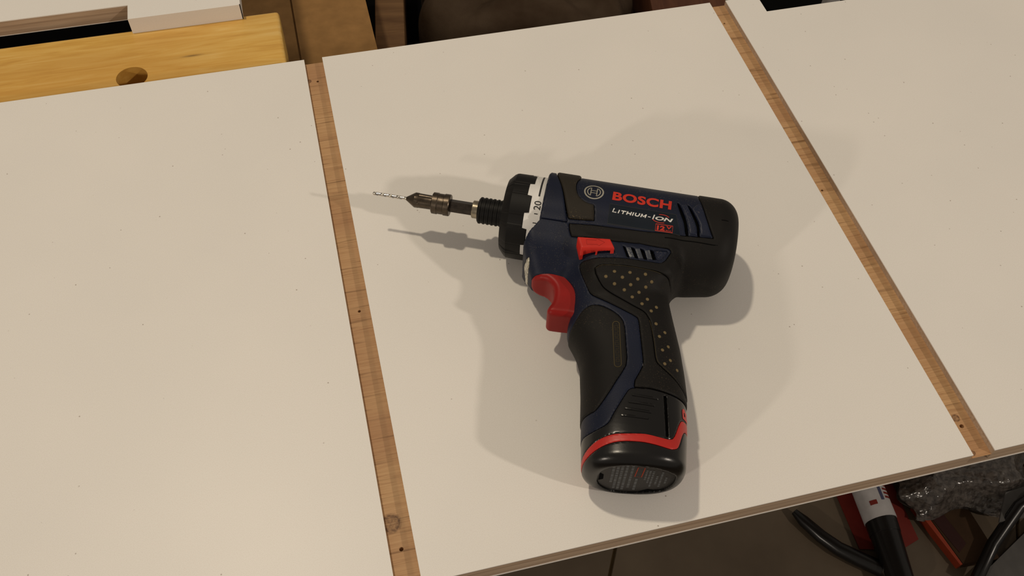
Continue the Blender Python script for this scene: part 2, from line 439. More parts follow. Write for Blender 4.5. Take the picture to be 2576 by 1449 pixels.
def selld(x, y, a, b, n):
    return (((np.abs(x) / a) ** n + (np.abs(y) / b) ** n) ** (1 / n) - 1) * np.minimum(a, b)
def sm_interp(x, xs, ys, e=2.0):
    return (np.interp(x - e, xs, ys) + 2 * np.interp(x, xs, ys) + np.interp(x + e, xs, ys) + np.interp(x - e / 2, xs, ys) + np.interp(x + e / 2, xs, ys)) / 6
LV = [30, 60, 74, 77.3, 80, 86, 92.6, 108.5, 121.8, 133.8, 143.9, 160.]
LU = [44, 46.2, 47.4, 49.2, 51.3, 55, 57.6, 60.4, 62.2, 63.8, 65.4, 68.]
RV = [20, 36, 41.4, 46.3, 55.1, 75.1, 89.3, 102.1, 118.9, 137.9, 160]
RU = [101, 98.2, 97.2, 97.4, 100.0, 106.3, 109.7, 112.2, 114.4, 115.6, 117.]
TV = [20, 45, 60, 80, 100, 115, 130, 160]
TT = [22, 20.5, 19.3, 18.7, 19, 20.3, 21.6, 21.7]
CHIN = [(13.8, 15), (14.0, 26), (16.2, 32.5), (20.0, 40), (22.8, 44.4), (27, 47.5), (40, 49.5), (60, 53), (78, 50), (90, 44), (97, 38), (99, 30), (97, 10), (18, 10)]
SLOT = spline([(20.5, 50), (21.8, 46.2), (22.8, 44.8), (24.4, 44.5), (27.5, 44.3), (31.4, 43.8), (35.5, 43.7), (41, 44.8), (45.7, 49.2), (48.0, 53.9), (48.9, 61.3), (48.2, 66), (47.3, 70), (46.8, 74), (45.5, 79)], 4, False)
SLOT = np.vstack([SLOT, [(30, 85), (5, 70), (5, 52)]])
FRONT = np.vstack([[(-20, -45), (22.2, -45), (22.4, 0)], spline([(22.5, 17.5), (20.4, 21.3), (17.8, 25.7), (16.0, 30.0), (14.6, 34.5)], 4, False), [(-20, 36)]])
def f_head(u, v, w):
    ab = sm_interp(u, [0, 40, 80, 95, 104, 112, 120, 130], [26, 26.5, 28, 31, 31.5, 29.5, 27.4, 26.5], 4)
    a = np.where(v < 0, 26.1, ab)
    return np.maximum(rint(selld(v, w, a, 26.0, 2.25), u - 129.6, 11.0), 6 - u)
def f_handle(u, v, w):
    L = sm_interp(v, LV, LU); R = sm_interp(v, RV, RU, 3.0)
    g = np.maximum(selld(u - (L + R) / 2, w, (R - L) / 2, sm_interp(v, TV, TT, 5), 2.5), 28 - v)
    return rint(g, v - 150.2 + (u - 76) * 0.135, 5.5)
def f_body(u, v, w):
    d = smin(f_head(u, v, w), f_handle(u, v, w), 6.0)
    tp = sum(np.interp(v + e, [22, 29, 35, 41, 45, 53], [22.6, 21.2, 17.6, 12.2, 9.8, 8.5]) for e in (-3, -1.5, 0, 1.5, 3)) / 5   # thins towards the trigger
    k = np.clip((u - 40) / 18, 0, 1); k = k * k * (3 - 2 * k)
    d = smin(d, rint(poly_sd(CHIN, u, v), np.abs(w) - (tp * (1 - k) + 22.6 * k), 6.0), 6.0)
    d = np.maximum(d, -poly_sd(FRONT, u, v))
    return np.maximum(d, -poly_sd(SLOT, u, v))

def surface_nets(f, lo, hi, h, newton=3):
    ax = [np.arange(lo[i], hi[i] + h, h) for i in range(3)]
    U, Vv, Ww = np.meshgrid(*ax, indexing='ij')
    S = np.empty(U.shape)
    for i in range(0, U.shape[0], 16): S[i:i + 16] = f(U[i:i + 16], Vv[i:i + 16], Ww[i:i + 16])
    ins = S < 0
    n = tuple(k - 1 for k in S.shape)
    acc = np.zeros(n + (3,)); cnt = np.zeros(n)
    cr = [(a, b, c) for a in (0, 1) for b in (0, 1) for c in (0, 1)]
    sl = lambda o: tuple(slice(o[k], o[k] + n[k]) for k in range(3))
    for a in cr:
        for k in range(3):
            if a[k] == 0:
                b = list(a); b[k] = 1
                sa, sb = S[sl(a)], S[sl(b)]
                m = ins[sl(a)] != ins[sl(b)]
                t = np.where(m, sa / np.where(np.abs(sa - sb) < 1e-12, 1, sa - sb), 0)
                for q in range(3):
                    acc[..., q] += np.where(m, a[q] + (t if q == k else 0), 0)
                cnt += m
    act = cnt > 0
    idx = -np.ones(n, int); idx[act] = np.arange(act.sum())
    ijk = np.argwhere(act)
    P = (ijk + acc[act] / cnt[act][:, None]) * h + np.array([a[0] for a in ax])
    F = []
    for k in range(3):
        o = [0, 0, 0]; o[k] = 1
        A = ins[tuple(slice(0, S.shape[q] - o[q]) for q in range(3))]; B = ins[tuple(slice(o[q], None) for q in range(3))]
        e = np.argwhere(A != B)
        q1, q2 = (k + 1) % 3, (k + 2) % 3
        ok = (e[:, q1] > 0) & (e[:, q2] > 0) & (e[:, q1] < n[q1]) & (e[:, q2] < n[q2]); e = e[ok]
        c = []
        for d1, d2 in ((0, 0), (-1, 0), (-1, -1), (0, -1)):
            x = e.copy(); x[:, q1] += d1; x[:, q2] += d2; c.append(idx[tuple(x.T)])
        F.append(np.stack(c, 1))
    F = np.vstack(F)
    T = np.vstack([F[:, [0, 1, 2]], F[:, [0, 2, 3]]])
    def grad(P):
        e = 0.05; g = np.zeros_like(P)
        for q in range(3):
            d = np.zeros(3); d[q] = e
            g[:, q] = (f(*(P + d).T) - f(*(P - d).T)) / (2 * e)
        return g
    for _ in range(newton):
        g = grad(P); s = f(*P.T)
        st = (s / np.maximum((g * g).sum(1), 0.05))[:, None] * g
        ln = np.linalg.norm(st, axis=1, keepdims=True)
        P = P - st * np.minimum(1, 0.4 * h / np.maximum(ln, 1e-9))
    g = grad(P)
    N = g / np.maximum(np.linalg.norm(g, axis=1, keepdims=True), 1e-9)
    return P, N, T

def clip(P, N, T, s):
    n = len(P); ins = s < 0; k = ins[T].sum(1)
    out = [T[k == 3]]
    pa, pb = [], []
    def newv(a, b): pa.append(a); pb.append(b)
    A = T[k == 1]; r = np.argmax(ins[A], 1); A = np.stack([A[np.arange(len(A)), (r + i) % 3] for i in range(3)], 1)
    Bq = T[k == 2]; r = np.argmin(ins[Bq], 1); Bq = np.stack([Bq[np.arange(len(Bq)), (r + i) % 3] for i in range(3)], 1)
    e_in = np.concatenate([A[:, 0], A[:, 0], Bq[:, 1], Bq[:, 2]]); e_out = np.concatenate([A[:, 1], A[:, 2], Bq[:, 0], Bq[:, 0]])
    key = np.minimum(e_in, e_out) * n + np.maximum(e_in, e_out)
    uk, first, inv = np.unique(key, return_index=True, return_inverse=True)
    i0, i1 = e_in[first], e_out[first]
    t = np.clip(s[i0] / (s[i0] - s[i1]), 0.04, 0.96)[:, None]
    NP = P[i0] * (1 - t) + P[i1] * t; NN = N[i0] * (1 - t) + N[i1] * t
    NN /= np.maximum(np.linalg.norm(NN, axis=1, keepdims=True), 1e-9)
    ids = n + inv; a, b = len(A), len(Bq)
    c1, c2, c3, c4 = ids[:a], ids[a:2 * a], ids[2 * a:2 * a + b], ids[2 * a + b:]
    out += [np.stack([A[:, 0], c1, c2], 1), np.stack([Bq[:, 1], Bq[:, 2], c4], 1), np.stack([Bq[:, 1], c4, c3], 1)]
    seg = np.vstack([np.stack([c1, c2], 1), np.stack([c4, c3], 1)])
    return np.vstack([P, NP]), np.vstack([N, NN]), np.concatenate([s, np.zeros(len(NP))]), np.vstack(out), seg

def to_local(P): return np.stack([P[:, 0], -P[:, 1], P[:, 2]], 1) / 1000.0

def uvw_obj(name, P, F, mat, parent, Nrm=None, smooth=True, angle=40):
    """P in mm uvw; drops unused vertices, orients faces by Nrm"""
    used = np.unique(F.ravel()); rm = -np.ones(len(P), int); rm[used] = np.arange(len(used))
    Q = to_local(P[used]); G = rm[F]
    if Nrm is not None:
        NL = np.stack([Nrm[used][:, 0], -Nrm[used][:, 1], Nrm[used][:, 2]], 1)
        if F.shape[1] == 3:
            gn = np.cross(Q[G[:, 1]] - Q[G[:, 0]], Q[G[:, 2]] - Q[G[:, 0]])
            fl = (gn * NL[G].mean(1)).sum(1) < 0
            G[fl] = G[fl][:, ::-1]
    return link_mesh(name, Q, G, mat, parent, smooth, angle)

def shell(name, surf, s, mat, parent, h=0.0, r=0.7, wall=-1.2, flat=False, angle=40):
    """piece of a surface inside s<0, raised by h with a rounded rim of radius r, plus a rim wall"""
    P, N, T = surf
    P2, N2, s2, T2, seg = clip(P, N, T, s)
    if len(T2) == 0: return None
    if flat: off = np.full(len(P2), h)
    else:
        t = np.clip(-s2 / r, 0, 1); off = h - (r * 0.6) * (1 - np.sqrt(np.maximum(0, 1 - (1 - t) ** 2)))
    top = P2 + N2 * off[:, None]
    if wall is not None and len(seg):
        n = len(top); lowid = np.unique(seg); mp = {int(a): n + i for i, a in enumerate(lowid)}
        low = P2[lowid] + N2[lowid] * wall
        Wt = []
        for a, b in seg: Wt.append((a, b, mp[int(b)])); Wt.append((a, mp[int(b)], mp[int(a)]))
        top = np.vstack([top, low]); N3 = np.vstack([N2, N2[lowid]])
        return uvw_obj(name, top, np.vstack([T2, np.array(Wt)]), mat, parent, N3, True, angle)
    return uvw_obj(name, top, T2, mat, parent, N2, True, angle)

def surf_w(u, v, f=None):
    """height of the upper body surface over (u, v)"""
    f = f or f_body
    lo = np.zeros(len(u)); hi = np.full(len(u), 32.0)
    for _ in range(22):
        mid = (lo + hi) / 2; ins = f(u, v, mid) < 0
        lo = np.where(ins, mid, lo); hi = np.where(ins, hi, mid)
    return (lo + hi) / 2

def decal(name, verts2, faces, mat, parent, off=0.1, thick=0.25):
    """flat print: (u, v) points laid onto the body, refined so that it follows the curve"""
    bm = bmesh.new()
    vs_ = [bm.verts.new((a, b, 0)) for a, b in verts2]
    for f in faces:
        try: bm.faces.new([vs_[i] for i in f])
        except ValueError: pass
    bmesh.ops.triangulate(bm, faces=bm.faces)
    for _ in range(4):
        es = [e for e in bm.edges if e.calc_length() > 1.3]
        if not es: break
        bmesh.ops.subdivide_edges(bm, edges=es, cuts=1)
        bmesh.ops.triangulate(bm, faces=bm.faces)
    P = np.array([v.co[:] for v in bm.verts]); bm.verts.index_update()
    T = np.array([[v.index for v in f.verts] for f in bm.faces]); bm.free()
    P[:, 2] = surf_w(P[:, 0], P[:, 1]) + off
    N = np.zeros_like(P); N[:, 2] = 1
    return uvw_obj(name, P, T, mat, parent, N, True, 60)

def text2d(s, size, offset=0.0, shear=0.0, spacing=1.0, sx=1.0):
    """outline text as 2D mesh: verts (x right, y up), faces, fitted with lower left at 0,0"""
    cu = bpy.data.curves.new('t', 'FONT'); cu.body = s; cu.size = size; cu.offset = offset; cu.shear = shear; cu.space_character = spacing
    cu.fill_mode = 'FRONT'; cu.resolution_u = 5
    o = bpy.data.objects.new('t', cu); COL.objects.link(o)
    bpy.context.view_layer.update()
    me = bpy.data.meshes.new_from_object(o.evaluated_get(bpy.context.evaluated_depsgraph_get()))
    V = np.array([v.co[:2] for v in me.vertices]); F = [tuple(p.vertices) for p in me.polygons]
    bpy.data.objects.remove(o); bpy.data.curves.remove(cu); bpy.data.meshes.remove(me)
    V -= V.min(0); V[:, 0] *= sx
    return V, F
def fit(V, w, h):
    V = V.copy(); V[:, 0] *= w / V[:, 0].max(); V[:, 1] *= h / V[:, 1].max(); return V
def place(V, o, ex, ey):
    o, ex, ey = map(np.asarray, (o, ex, ey)); return o + V[:, :1] * ex + V[:, 1:2] * ey

def lathe(name, prof, mat, parent, seg=64, facet=None, angle=30):
    """profile [(u, r)] turned about the head axis"""
    V, F = [], []
    for (u, r) in prof:
        for k in range(seg):
            t = 2 * math.pi * k / seg
            V.append((u, r * math.sin(t), r * math.cos(t)))
    n = len(prof)
    for i in range(n - 1):
        for k in range(seg):
            j = (k + 1) % seg
            F.append((i * seg + k, i * seg + j, (i + 1) * seg + j)); F.append((i * seg + k, (i + 1) * seg + j, (i + 1) * seg + k))
    P = np.array(V); F = np.array(F)
    N = P.copy(); N[:, 0] = 0; N /= np.maximum(np.linalg.norm(N, axis=1, keepdims=True), 1e-6)
    return uvw_obj(name, P, F, mat, parent, None, True, angle)

H_AX = 0.0273
drill_loc = (0.0858226, -0.1921097, H_AX); drill_rot = (math.radians(2.0), 0, math.radians(-24.6))
drill = setp(empty('cordless_drill', drill_loc, drill_rot), 'navy and black cordless drill driver with red trigger lying on the white board', 'drill')

surf = surface_nets(f_body, (10, -31, -28), (133, 155, 28), 0.68)
P0, N0, T0 = surf
u0, v0, w0 = P0.T

# ---- regions of the side view
R_BAND = spline([(25.6, -45), (25.7, -30), (26.4, -17.6), (31.4, -3.3), (34.9, 7.6), (37.6, 15.0)], 4, False)
R_BAND = np.vstack([R_BAND, [(44, 14.6), (51.2, 13.8), (50.6, 9), (49.7, 4.5)], spline([(49.7, 4.5), (45.3, 3.7), (41.5, 1.2), (39.3, -2.2), (38, -7.6), (38.4, -13), (39.6, -19), (39.8, -45)], 4, False)[1:]])
R_COLLAR = np.vstack([[(21, -45), (21, 17.3), (36.8, 17.1)], spline([(36.8, 16.6), (34.5, 8.6), (31, -3), (26, -17), (25.2, -30), (25.1, -45)], 4, False)])
R_OVER = np.vstack([[(106, -45)], spline([(106.4, -14), (109, -5), (111.8, 3.6), (114.2, 9.5), (116, 13.0)], 4, False),
    [(100.4, 14.4), (78, 15.9), (51.8, 16.7), (38.4, 17.9), (39.2, 21.5), (40.8, 25.0), (43.4, 24.9), (63.8, 24.4), (77.8, 23.3), (89.2, 24.0), (92.6, 23.9)],
    spline([(93.6, 24.2), (94.5, 25.2), (94.3, 26.8), (90.6, 33.6), (83.5, 34.5), (74, 35), (66.1, 35.6), (52.8, 37.9), (50.0, 38.3), (48.4, 39.2), (48.0, 41.2), (50.8, 48.2), (54.3, 54), (57.4, 57.4), (65.5, 61), (74.5, 64.5), (80.5, 66.9), (82.6, 68.9), (84.4, 76.4), (86.2, 85), (87.8, 93.4), (87.2, 97.5), (84.9, 104.5)], 3, False),
    [(84.9, 108.2), (92.4, 107.1), (101.8, 107.2), (135, 107.1), (145, 50), (145, -45)]])
R_PATCH = np.vstack([spline([(56.4, 44.2), (58.4, 42.2), (61.7, 41.2), (73.2, 39.9), (84.2, 39.9), (91.6, 40.0), (96.6, 40.4), (99, 42)], 4, False),
    [(112, 46), (125, 102)], spline([(112, 103.5), (105.1, 98.3), (96.7, 93.3), (93.9, 90.3), (91.7, 80.3), (89.3, 70), (87.6, 66.3), (84.6, 63.1), (78.3, 60.7), (64.6, 54.7), (60.3, 51.6), (57.4, 47.6)], 4, False)])
R_FGRIP = np.vstack([[(30, 90)], spline([(47.2, 78.5), (48.9, 76.0), (49.6, 74.4), (52.7, 67.6), (55.5, 64.6), (58.7, 63.4), (63.8, 64.2), (70.6, 67.4), (74.2, 70.7), (76, 75), (77.4, 82.3), (79.4, 94.1), (78.1, 100), (75.8, 105.6), (72.7, 113.4), (68.6, 121.6), (65.5, 123.4), (60, 123.6)], 4, False), [(40, 123.4)]])
R_BATT = np.vstack([[(40, 134.4)], spline([(63.8, 134.0), (66.2, 134.2), (70.1, 133), (74.7, 129.9), (77, 123.8), (81.6, 112), (83, 109.8), (85.2, 108.8), (92.4, 107.8), (101.8, 107.9)], 4, False), [(135, 107.8), (150, 175), (40, 175)]])
VENT1 = spline([(94.4, -6.2), (95.6, -6.3), (98.3, -0.5), (100.6, 5.5), (102.4, 13.2), (100.8, 13.3), (99.2, 7), (96.6, 0.6)], 3)
VENT2 = spline([(100.0, -6.2), (102.0, -4.6), (104.9, 0.8), (107.4, 6.2), (108.4, 12.6), (107.2, 12.9), (106.2, 8), (103.6, 2)], 3)
WSLOT = [[(68.6, 27.0), (70.1, 27.4), (73.2, 34.0), (71.7, 33.9)], [(72.8, 26.9), (75.1, 27.4), (77.9, 33.8), (76.0, 33.7)],
         [(77.7, 26.8), (80.3, 27.4), (82.5, 33.3), (80.6, 33.4)], [(83.1, 26.7), (84.9, 26.5), (87.3, 32.2), (85.3, 32.8)]]
WTRI = [(85.3, 26.5), (92.4, 25.4), (93.0, 26.2), (89.6, 31.8), (87.8, 32.2)]
sd = lambda R: poly_sd(R, u0, v0)
s_band, s_coll, s_over, s_patch, s_fg, s_bat = map(sd, (R_BAND, R_COLLAR, R_OVER, R_PATCH, R_FGRIP, R_BATT))
up = -w0 + 2.0
s_v = [np.maximum(sd(V_), up) for V_ in (VENT1, VENT2)]
s_ws = [np.maximum(sd(V_), up) for V_ in WSLOT]; s_wt = np.maximum(sd(WTRI), up)
LENS = [(-1, 33.9), (2.5, 34.6), (9.3, 37.0), (13.3, 37.0), (11.7, 38.6), (8.8, 40.3), (3, 40.3), (-1, 39.8)]
s_lens = np.maximum(poly_sd(LENS, np.abs(w0), v0), u0 - 24)

gap = 0.28
s_house = np.max([gap - s_band, 0.2 - s_coll, gap - s_over, gap - s_fg, gap * 0.6 - s_bat, 0.1 - s_lens] + [-s for s in s_v + s_ws + [s_wt]], axis=0)
housing = shell('housing', surf, s_house, M_BLUE, drill, 0.0, 0.5, -1.6)
housing['label'] = 'navy blue plastic housing'
shell('collar', surf, s_coll, M_BLUE, drill, 0.55, 0.5, -1.2)
shell('rubber_band', surf, s_band, M_RUBDUST, drill, 1.25, 1.4, -1.2)
s_o = np.maximum(s_over, gap - s_patch)
shell('rubber_overmould', surf, s_o, M_RUB, drill, 0.45, 0.9, -1.4)
patch = shell('thumb_grip', surf, s_patch, M_RUB, drill, 0.75, 0.8, -1.4)
fgrip = shell('finger_grip', surf, s_fg, M_RUB, drill, 0.45, 0.9, -1.4)
for s_ in s_v: shell('vent_slot', surf, s_ - 0.3, M_DARK, housing, -3.0, 0.5, -0.2, True)
for s_ in s_ws: shell('vent_slot', surf, s_ - 0.3, M_DARK, housing, -2.6, 0.5, -0.2, True)
shell('window_recess', surf, s_wt - 0.3, M_WORN2, housing, -0.8, 0.5, -0.1, True)
for a, b in ((WSLOT[0], WSLOT[1]), (WSLOT[1], WSLOT[2]), (WSLOT[2], WSLOT[3])):
    q = [a[1], b[0], b[3], a[2]]
    cx_, cy_ = np.mean(q, 0); q = [(cx_ + (x - cx_) * 0.93, cy_ + (y - cy_) * 0.93) for x, y in q]
    shell('vent_slat', surf, np.maximum(sd(q), up), M_WORN_SPARKLE, housing, 0.12, 0.3, -0.3)
for q in ([(102.4, -4.0), (105.2, 1.0), (107.8, 6.2), (108.9, 12.6), (115.0, 12.4), (113.6, 9.4), (111.0, 2.6), (108.4, -4.5), (106.4, -9)], [(96.2, -5.6), (99.6, -5.8), (103.2, 2.2), (105.8, 8), (106.8, 12.7), (102.9, 12.9), (101.0, 5.4), (98.7, -0.6)]):
    shell('vent_louvre', surf, np.maximum(sd(q), up), M_WORN2, housing, 0.35, 0.6, -0.3)
shell('lamp_lens', surf, s_lens, M_LENS, drill, 0.1, 0.8, -1.0)

# ---- thumb grip studs and the embossed pill on the finger grip
DOTS = [(66.5, 44.9), (74.5, 44.0), (82.5, 43.1), (62.5, 48.5), (71.0, 47.4), (78.9, 46.6), (86.2, 45.5), (67.5, 51.2), (75.8, 50.1), (83.6, 49.0), (73.0, 53.2), (80.6, 52.9), (77.6, 56.5), (85.4, 55.7), (83.0, 59.3), (90.5, 58.7), (88.1, 62.1), (91.4, 69.0), (96.4, 72.3), (93.9, 76.0), (98.9, 80.3), (96.2, 83.7), (100.7, 88.2), (98.1, 91.5), (104.6, 92.1)]
def dome_mesh():
    V, F = [(0, 0, 0.55)], []
    for i, (r, z) in enumerate(((0.45, 0.45), (0.75, 0.1), (0.8, -0.5))):
        for k in range(10): V.append((r * math.cos(k * math.pi / 5), r * math.sin(k * math.pi / 5), z))
    for k in range(10): F.append((0, 1 + k, 1 + (k + 1) % 10))
    for i in range(2):
        for k in range(10):
            a = 1 + i * 10 + k; b = 1 + i * 10 + (k + 1) % 10; F.append((a, a + 10, b + 10, b))
    me = bpy.data.meshes.new('stud'); me.from_pydata([(x / 1000, y / 1000, z / 1000) for x, y, z in V], [], F); me.materials.append(M_STUD)
    me.polygons.foreach_set('use_smooth', [True] * len(me.polygons)); return me
stud = dome_mesh()
DA = np.array(DOTS); e = 0.3
wz_ = surf_w(DA[:, 0], DA[:, 1])
nu_ = -(surf_w(DA[:, 0] + e, DA[:, 1]) - surf_w(DA[:, 0] - e, DA[:, 1])) / (2 * e); nv_ = -(surf_w(DA[:, 0], DA[:, 1] + e) - surf_w(DA[:, 0], DA[:, 1] - e)) / (2 * e)
for (a, b), wz, nu, nv in zip(DOTS, wz_, nu_, nv_):
    nrm = Vector((nu, -nv, 1)).normalized()
    o = bpy.data.objects.new('grip_stud', stud); COL.objects.link(o); o.parent = patch
    o.location = Vector((a, -b, wz)) / 1000 + nrm * 0.00072
    o.rotation_euler = nrm.to_track_quat('Z', 'Y').to_euler(); o.scale = (1.25, 1.25, 0.85)

def stroke(pts, width, closed=True):
    pts = np.asarray(pts, float); n = len(pts); V, F = [], []
    for i in range(n):
        a = pts[i - 1] if (closed or i) else pts[i]; b = pts[(i + 1) % n] if (closed or i < n - 1) else pts[i]
        t = b - a; t = t / max(np.linalg.norm(t), 1e-9); nn = np.array([-t[1], t[0]])
        V += [tuple(pts[i] + nn * width / 2), tuple(pts[i] - nn * width / 2)]
    for i in range(n if closed else n - 1):
        j = (i + 1) % n; F.append((2 * i, 2 * i + 1, 2 * j + 1, 2 * j))
    return V, F
for ln in ([(56.6, 44.4), (58.6, 42.5), (61.8, 41.5), (73.2, 40.3), (84.2, 40.3), (91.4, 40.5)], [(88.0, 68), (89.6, 72), (91.9, 80.3), (94.1, 90.0), (97, 92.8), (105, 97.6)]):
    decal('worn_edge', *stroke(spline(ln, 4, False), 0.22, False), M_EMBOSS, patch, 0.72)
pa, pb = np.array([71.55, 74.2]), np.array([75.4, 96.8]); ax_ = (pb - pa) / np.linalg.norm(pb - pa); px_ = np.array([ax_[1], -ax_[0]])
pill = [pb + 1.7 * (math.cos(t) * px_ + math.sin(t) * ax_) for t in np.linspace(0, math.pi, 9)] + [pa + 1.7 * (math.cos(t) * px_ + math.sin(t) * ax_) for t in np.linspace(math.pi, 2 * math.pi, 9)]
decal('embossed_badge', *stroke(pill, 0.5), M_EMBOSS, fgrip, 0.6)
cells = []
for k in range(9):
    c = pa + (pb - pa) * (0.07 + k * 0.105); q = [c + px_ * sx * 0.8 + ax_ * sy * 0.75 for sx, sy in ((-1, -1), (1, -1), (1, 1), (-1, 1))]
    V_, F_ = stroke(q, 0.22, k % 2 == 0)
    decal('embossed_mark', V_, F_, M_EMBOSS, fgrip, 0.56)

for ln in ([(90, 17.9), (105.2, 16.8), (116, 16.5), (121, 16.2)], [(119.0, 1.4), (122.8, 0.9)]):
    decal('seam_line', *stroke(spline(ln, 4, False) if len(ln) > 2 else ln, 0.55, False), M_DARK, drill, 0.52)
# ---- label: emblem, name, battery chemistry, voltage
DEC = [(58.3, 1.9), (94.4, 2.3), (98.0, 14.6), (58.6, 14.5)]
decal('label_film', DEC, [(0, 1, 2, 3)], M_DECAL, housing, 0.06)
decal('label_border', *stroke(DEC, 0.28), M_BLACKINK, housing, 0.09)
EC = np.array([48.5, -4.9]); ER = 5.55
circ = lambda r, n=40, c=EC: [c + r * np.array([math.cos(2 * math.pi * k / n), math.sin(2 * math.pi * k / n)]) for k in range(n)]
for sg in (-1, 1): decal('emblem_mark', *stroke([EC + np.array([sg * 1.67, y]) for y in (-3.13, 3.13)], 0.5, False), M_SILVERINK, housing, 0.16)
emb = decal('emblem', *stroke(circ(5.1), 0.85), M_SILVERINK, housing, 0.16)
for sg in (-1, 1):
    arc = [EC + 3.55 * np.array([sg * math.cos(t), math.sin(t)]) for t in np.linspace(-1.08, 1.08, 14)]
    decal('emblem_mark', *stroke(arc, 0.55), M_SILVERINK, housing, 0.16)
    decal('emblem_mark', *stroke([EC + np.array([sg * -0.2, y]) for y in (-1.0,)] and [EC + np.array([-1.6, sg * 0.85]), EC + np.array([1.6, sg * 0.85])], 0.45, False), M_SILVERINK, housing, 0.16)
V_, F_ = text2d('BOSCH', 10, 0.38, 0, 1.07)
decal('brand_lettering', place(fit(V_, 32.4, 6.7), (59.0, -1.0), (1, 0.02), (0, -1)), F_, M_REDINK, housing, 0.15)
sl_ = 0.26; lw_ = 0.62
LET = [[[(60.3, 2.7), (60.3, 0.3), (62.3, 0.3)]], [[(63.4, 2.15), (63.4, 0)]], [[(64.5, 1.85), (67.2, 1.85)], [(65.85, 1.85), (65.85, 0)]],
       [[(68.0, 2.15), (68.0, 0)], [(70.0, 2.15), (70.0, 0)], [(68.0, 1.05), (70.0, 1.05)]], [[(71.2, 2.15), (71.2, 0)]],
       [[(72.5, 2.15), (72.5, 0.7), (72.9, 0.3), (73.5, 0.27), (74.1, 0.3), (74.5, 0.7), (74.5, 2.15)]],
       [[(75.8, 0), (75.8, 2.15)], [(75.8, 2.0), (76.95, 0.5), (78.1, 2.0)], [(78.1, 2.15), (78.1, 0)]]]
for L_ in LET:
    VV, FF = [], []
    for s_ in L_:
        V_, F_ = stroke([(x + y * sl_, 7.15 + (x - 60) * 0.018 - y) for x, y in s_], lw_, False)
        FF += [tuple(q + len(VV) for q in f) for f in F_]; VV += list(V_)
    decal('lettering', VV, FF, M_WHITEINK, housing, 0.16)
decal('lettering', *stroke([(79.6, 6.5), (81.1, 6.55)], 0.45, False), M_WHITEINK, housing, 0.16)
V_, F_ = text2d('I', 4, 0.14, 0.22); decal('lettering', place(fit(V_, 1.35, 2.9), (82.0, 7.55), (1, 0.02), (0, -1)), F_, M_WHITEINK, housing, 0.16)
V_, F_ = text2d('ON', 4, 0.14, 0.22, 1.02); decal('lettering', place(fit(V_, 9.6, 2.3), (83.6, 7.6), (1, 0.02), (0, -1)), F_, M_WHITEINK, housing, 0.16)
arc = [np.array([87.2, 6.3]) + np.array([4.3 * math.cos(t), -2.5 * math.sin(t)]) for t in np.linspace(0.55, 2.0, 12)]
decal('swoosh', *stroke(arc, 0.4, False), M_REDINK, housing, 0.12)
arc = [np.array([86.6, 6.6]) + np.array([4.6 * math.cos(t), -2.4 * math.sin(t)]) for t in np.linspace(3.5, 5.2, 12)]
decal('swoosh', *stroke(arc, 0.4, False), M_REDINK, housing, 0.12)
decal('voltage_frame', *stroke([(84.4, 10.1), (93.5, 10.0), (93.7, 14.2), (84.5, 14.3)], 0.45), M_REDINK, housing, 0.14)
V_, F_ = text2d('12', 4, 0.2); decal('voltage_lettering', place(fit(V_, 4.3, 3.0), (85.2, 13.8), (1, 0.0), (0, -1)), F_, M_REDINK, housing, 0.15)
V_, F_ = text2d('V', 4, 0.12); decal('voltage_lettering', place(fit(V_, 2.9, 1.9), (90.1, 12.4), (1, 0.0), (0, -1)), F_, M_REDINK, housing, 0.15)
V_, F_ = text2d('MAX', 4, 0.02); decal('voltage_lettering', place(fit(V_, 2.9, 0.75), (90.1, 13.75), (1, 0.0), (0, -1)), F_, M_REDINK, housing, 0.15)

# ---- ridge along the top of the head
def tube(name, pts, r, mat, parent, seg=10, local=None):
    pts = [Vector(p) for p in pts]; V, F = [], []
    up_ = Vector((0, 0, 1))
    for i, p in enumerate(pts):
        t = (pts[min(i + 1, len(pts) - 1)] - pts[max(i - 1, 0)]).normalized()
        a = t.cross(up_); a = a.normalized() if a.length > 1e-4 else Vector((1, 0, 0)); b = a.cross(t)
        rr = r[i] if isinstance(r, (list, tuple)) else r
        for k in range(seg):
            q = 2 * math.pi * k / seg; V.append(p + (a * math.cos(q) + b * math.sin(q)) * rr)
    for i in range(len(pts) - 1):
        for k in range(seg):
            j = (k + 1) % seg; F.append((i * seg + k, i * seg + j, (i + 1) * seg + j, (i + 1) * seg + k))
    F.append(tuple(range(seg))); F.append(tuple((len(pts) - 1) * seg + k for k in range(seg)))
    return link_mesh(name, V, F, mat, parent, True, 50)
L3 = lambda u, v, w: (u / 1000, -v / 1000, w / 1000)
rid = [(44, -25.0, 0), (50, -26.0, 0), (55, -26.2, 0), (58, -25.6, 0), (80, -25.3, 0), (106, -25.0, 0)]
tube('spine_ridge', [L3(*q) for q in rid], [0.0008, 0.0016, 0.0016, 0.0012, 0.0012, 0.0008], M_RUB, drill)

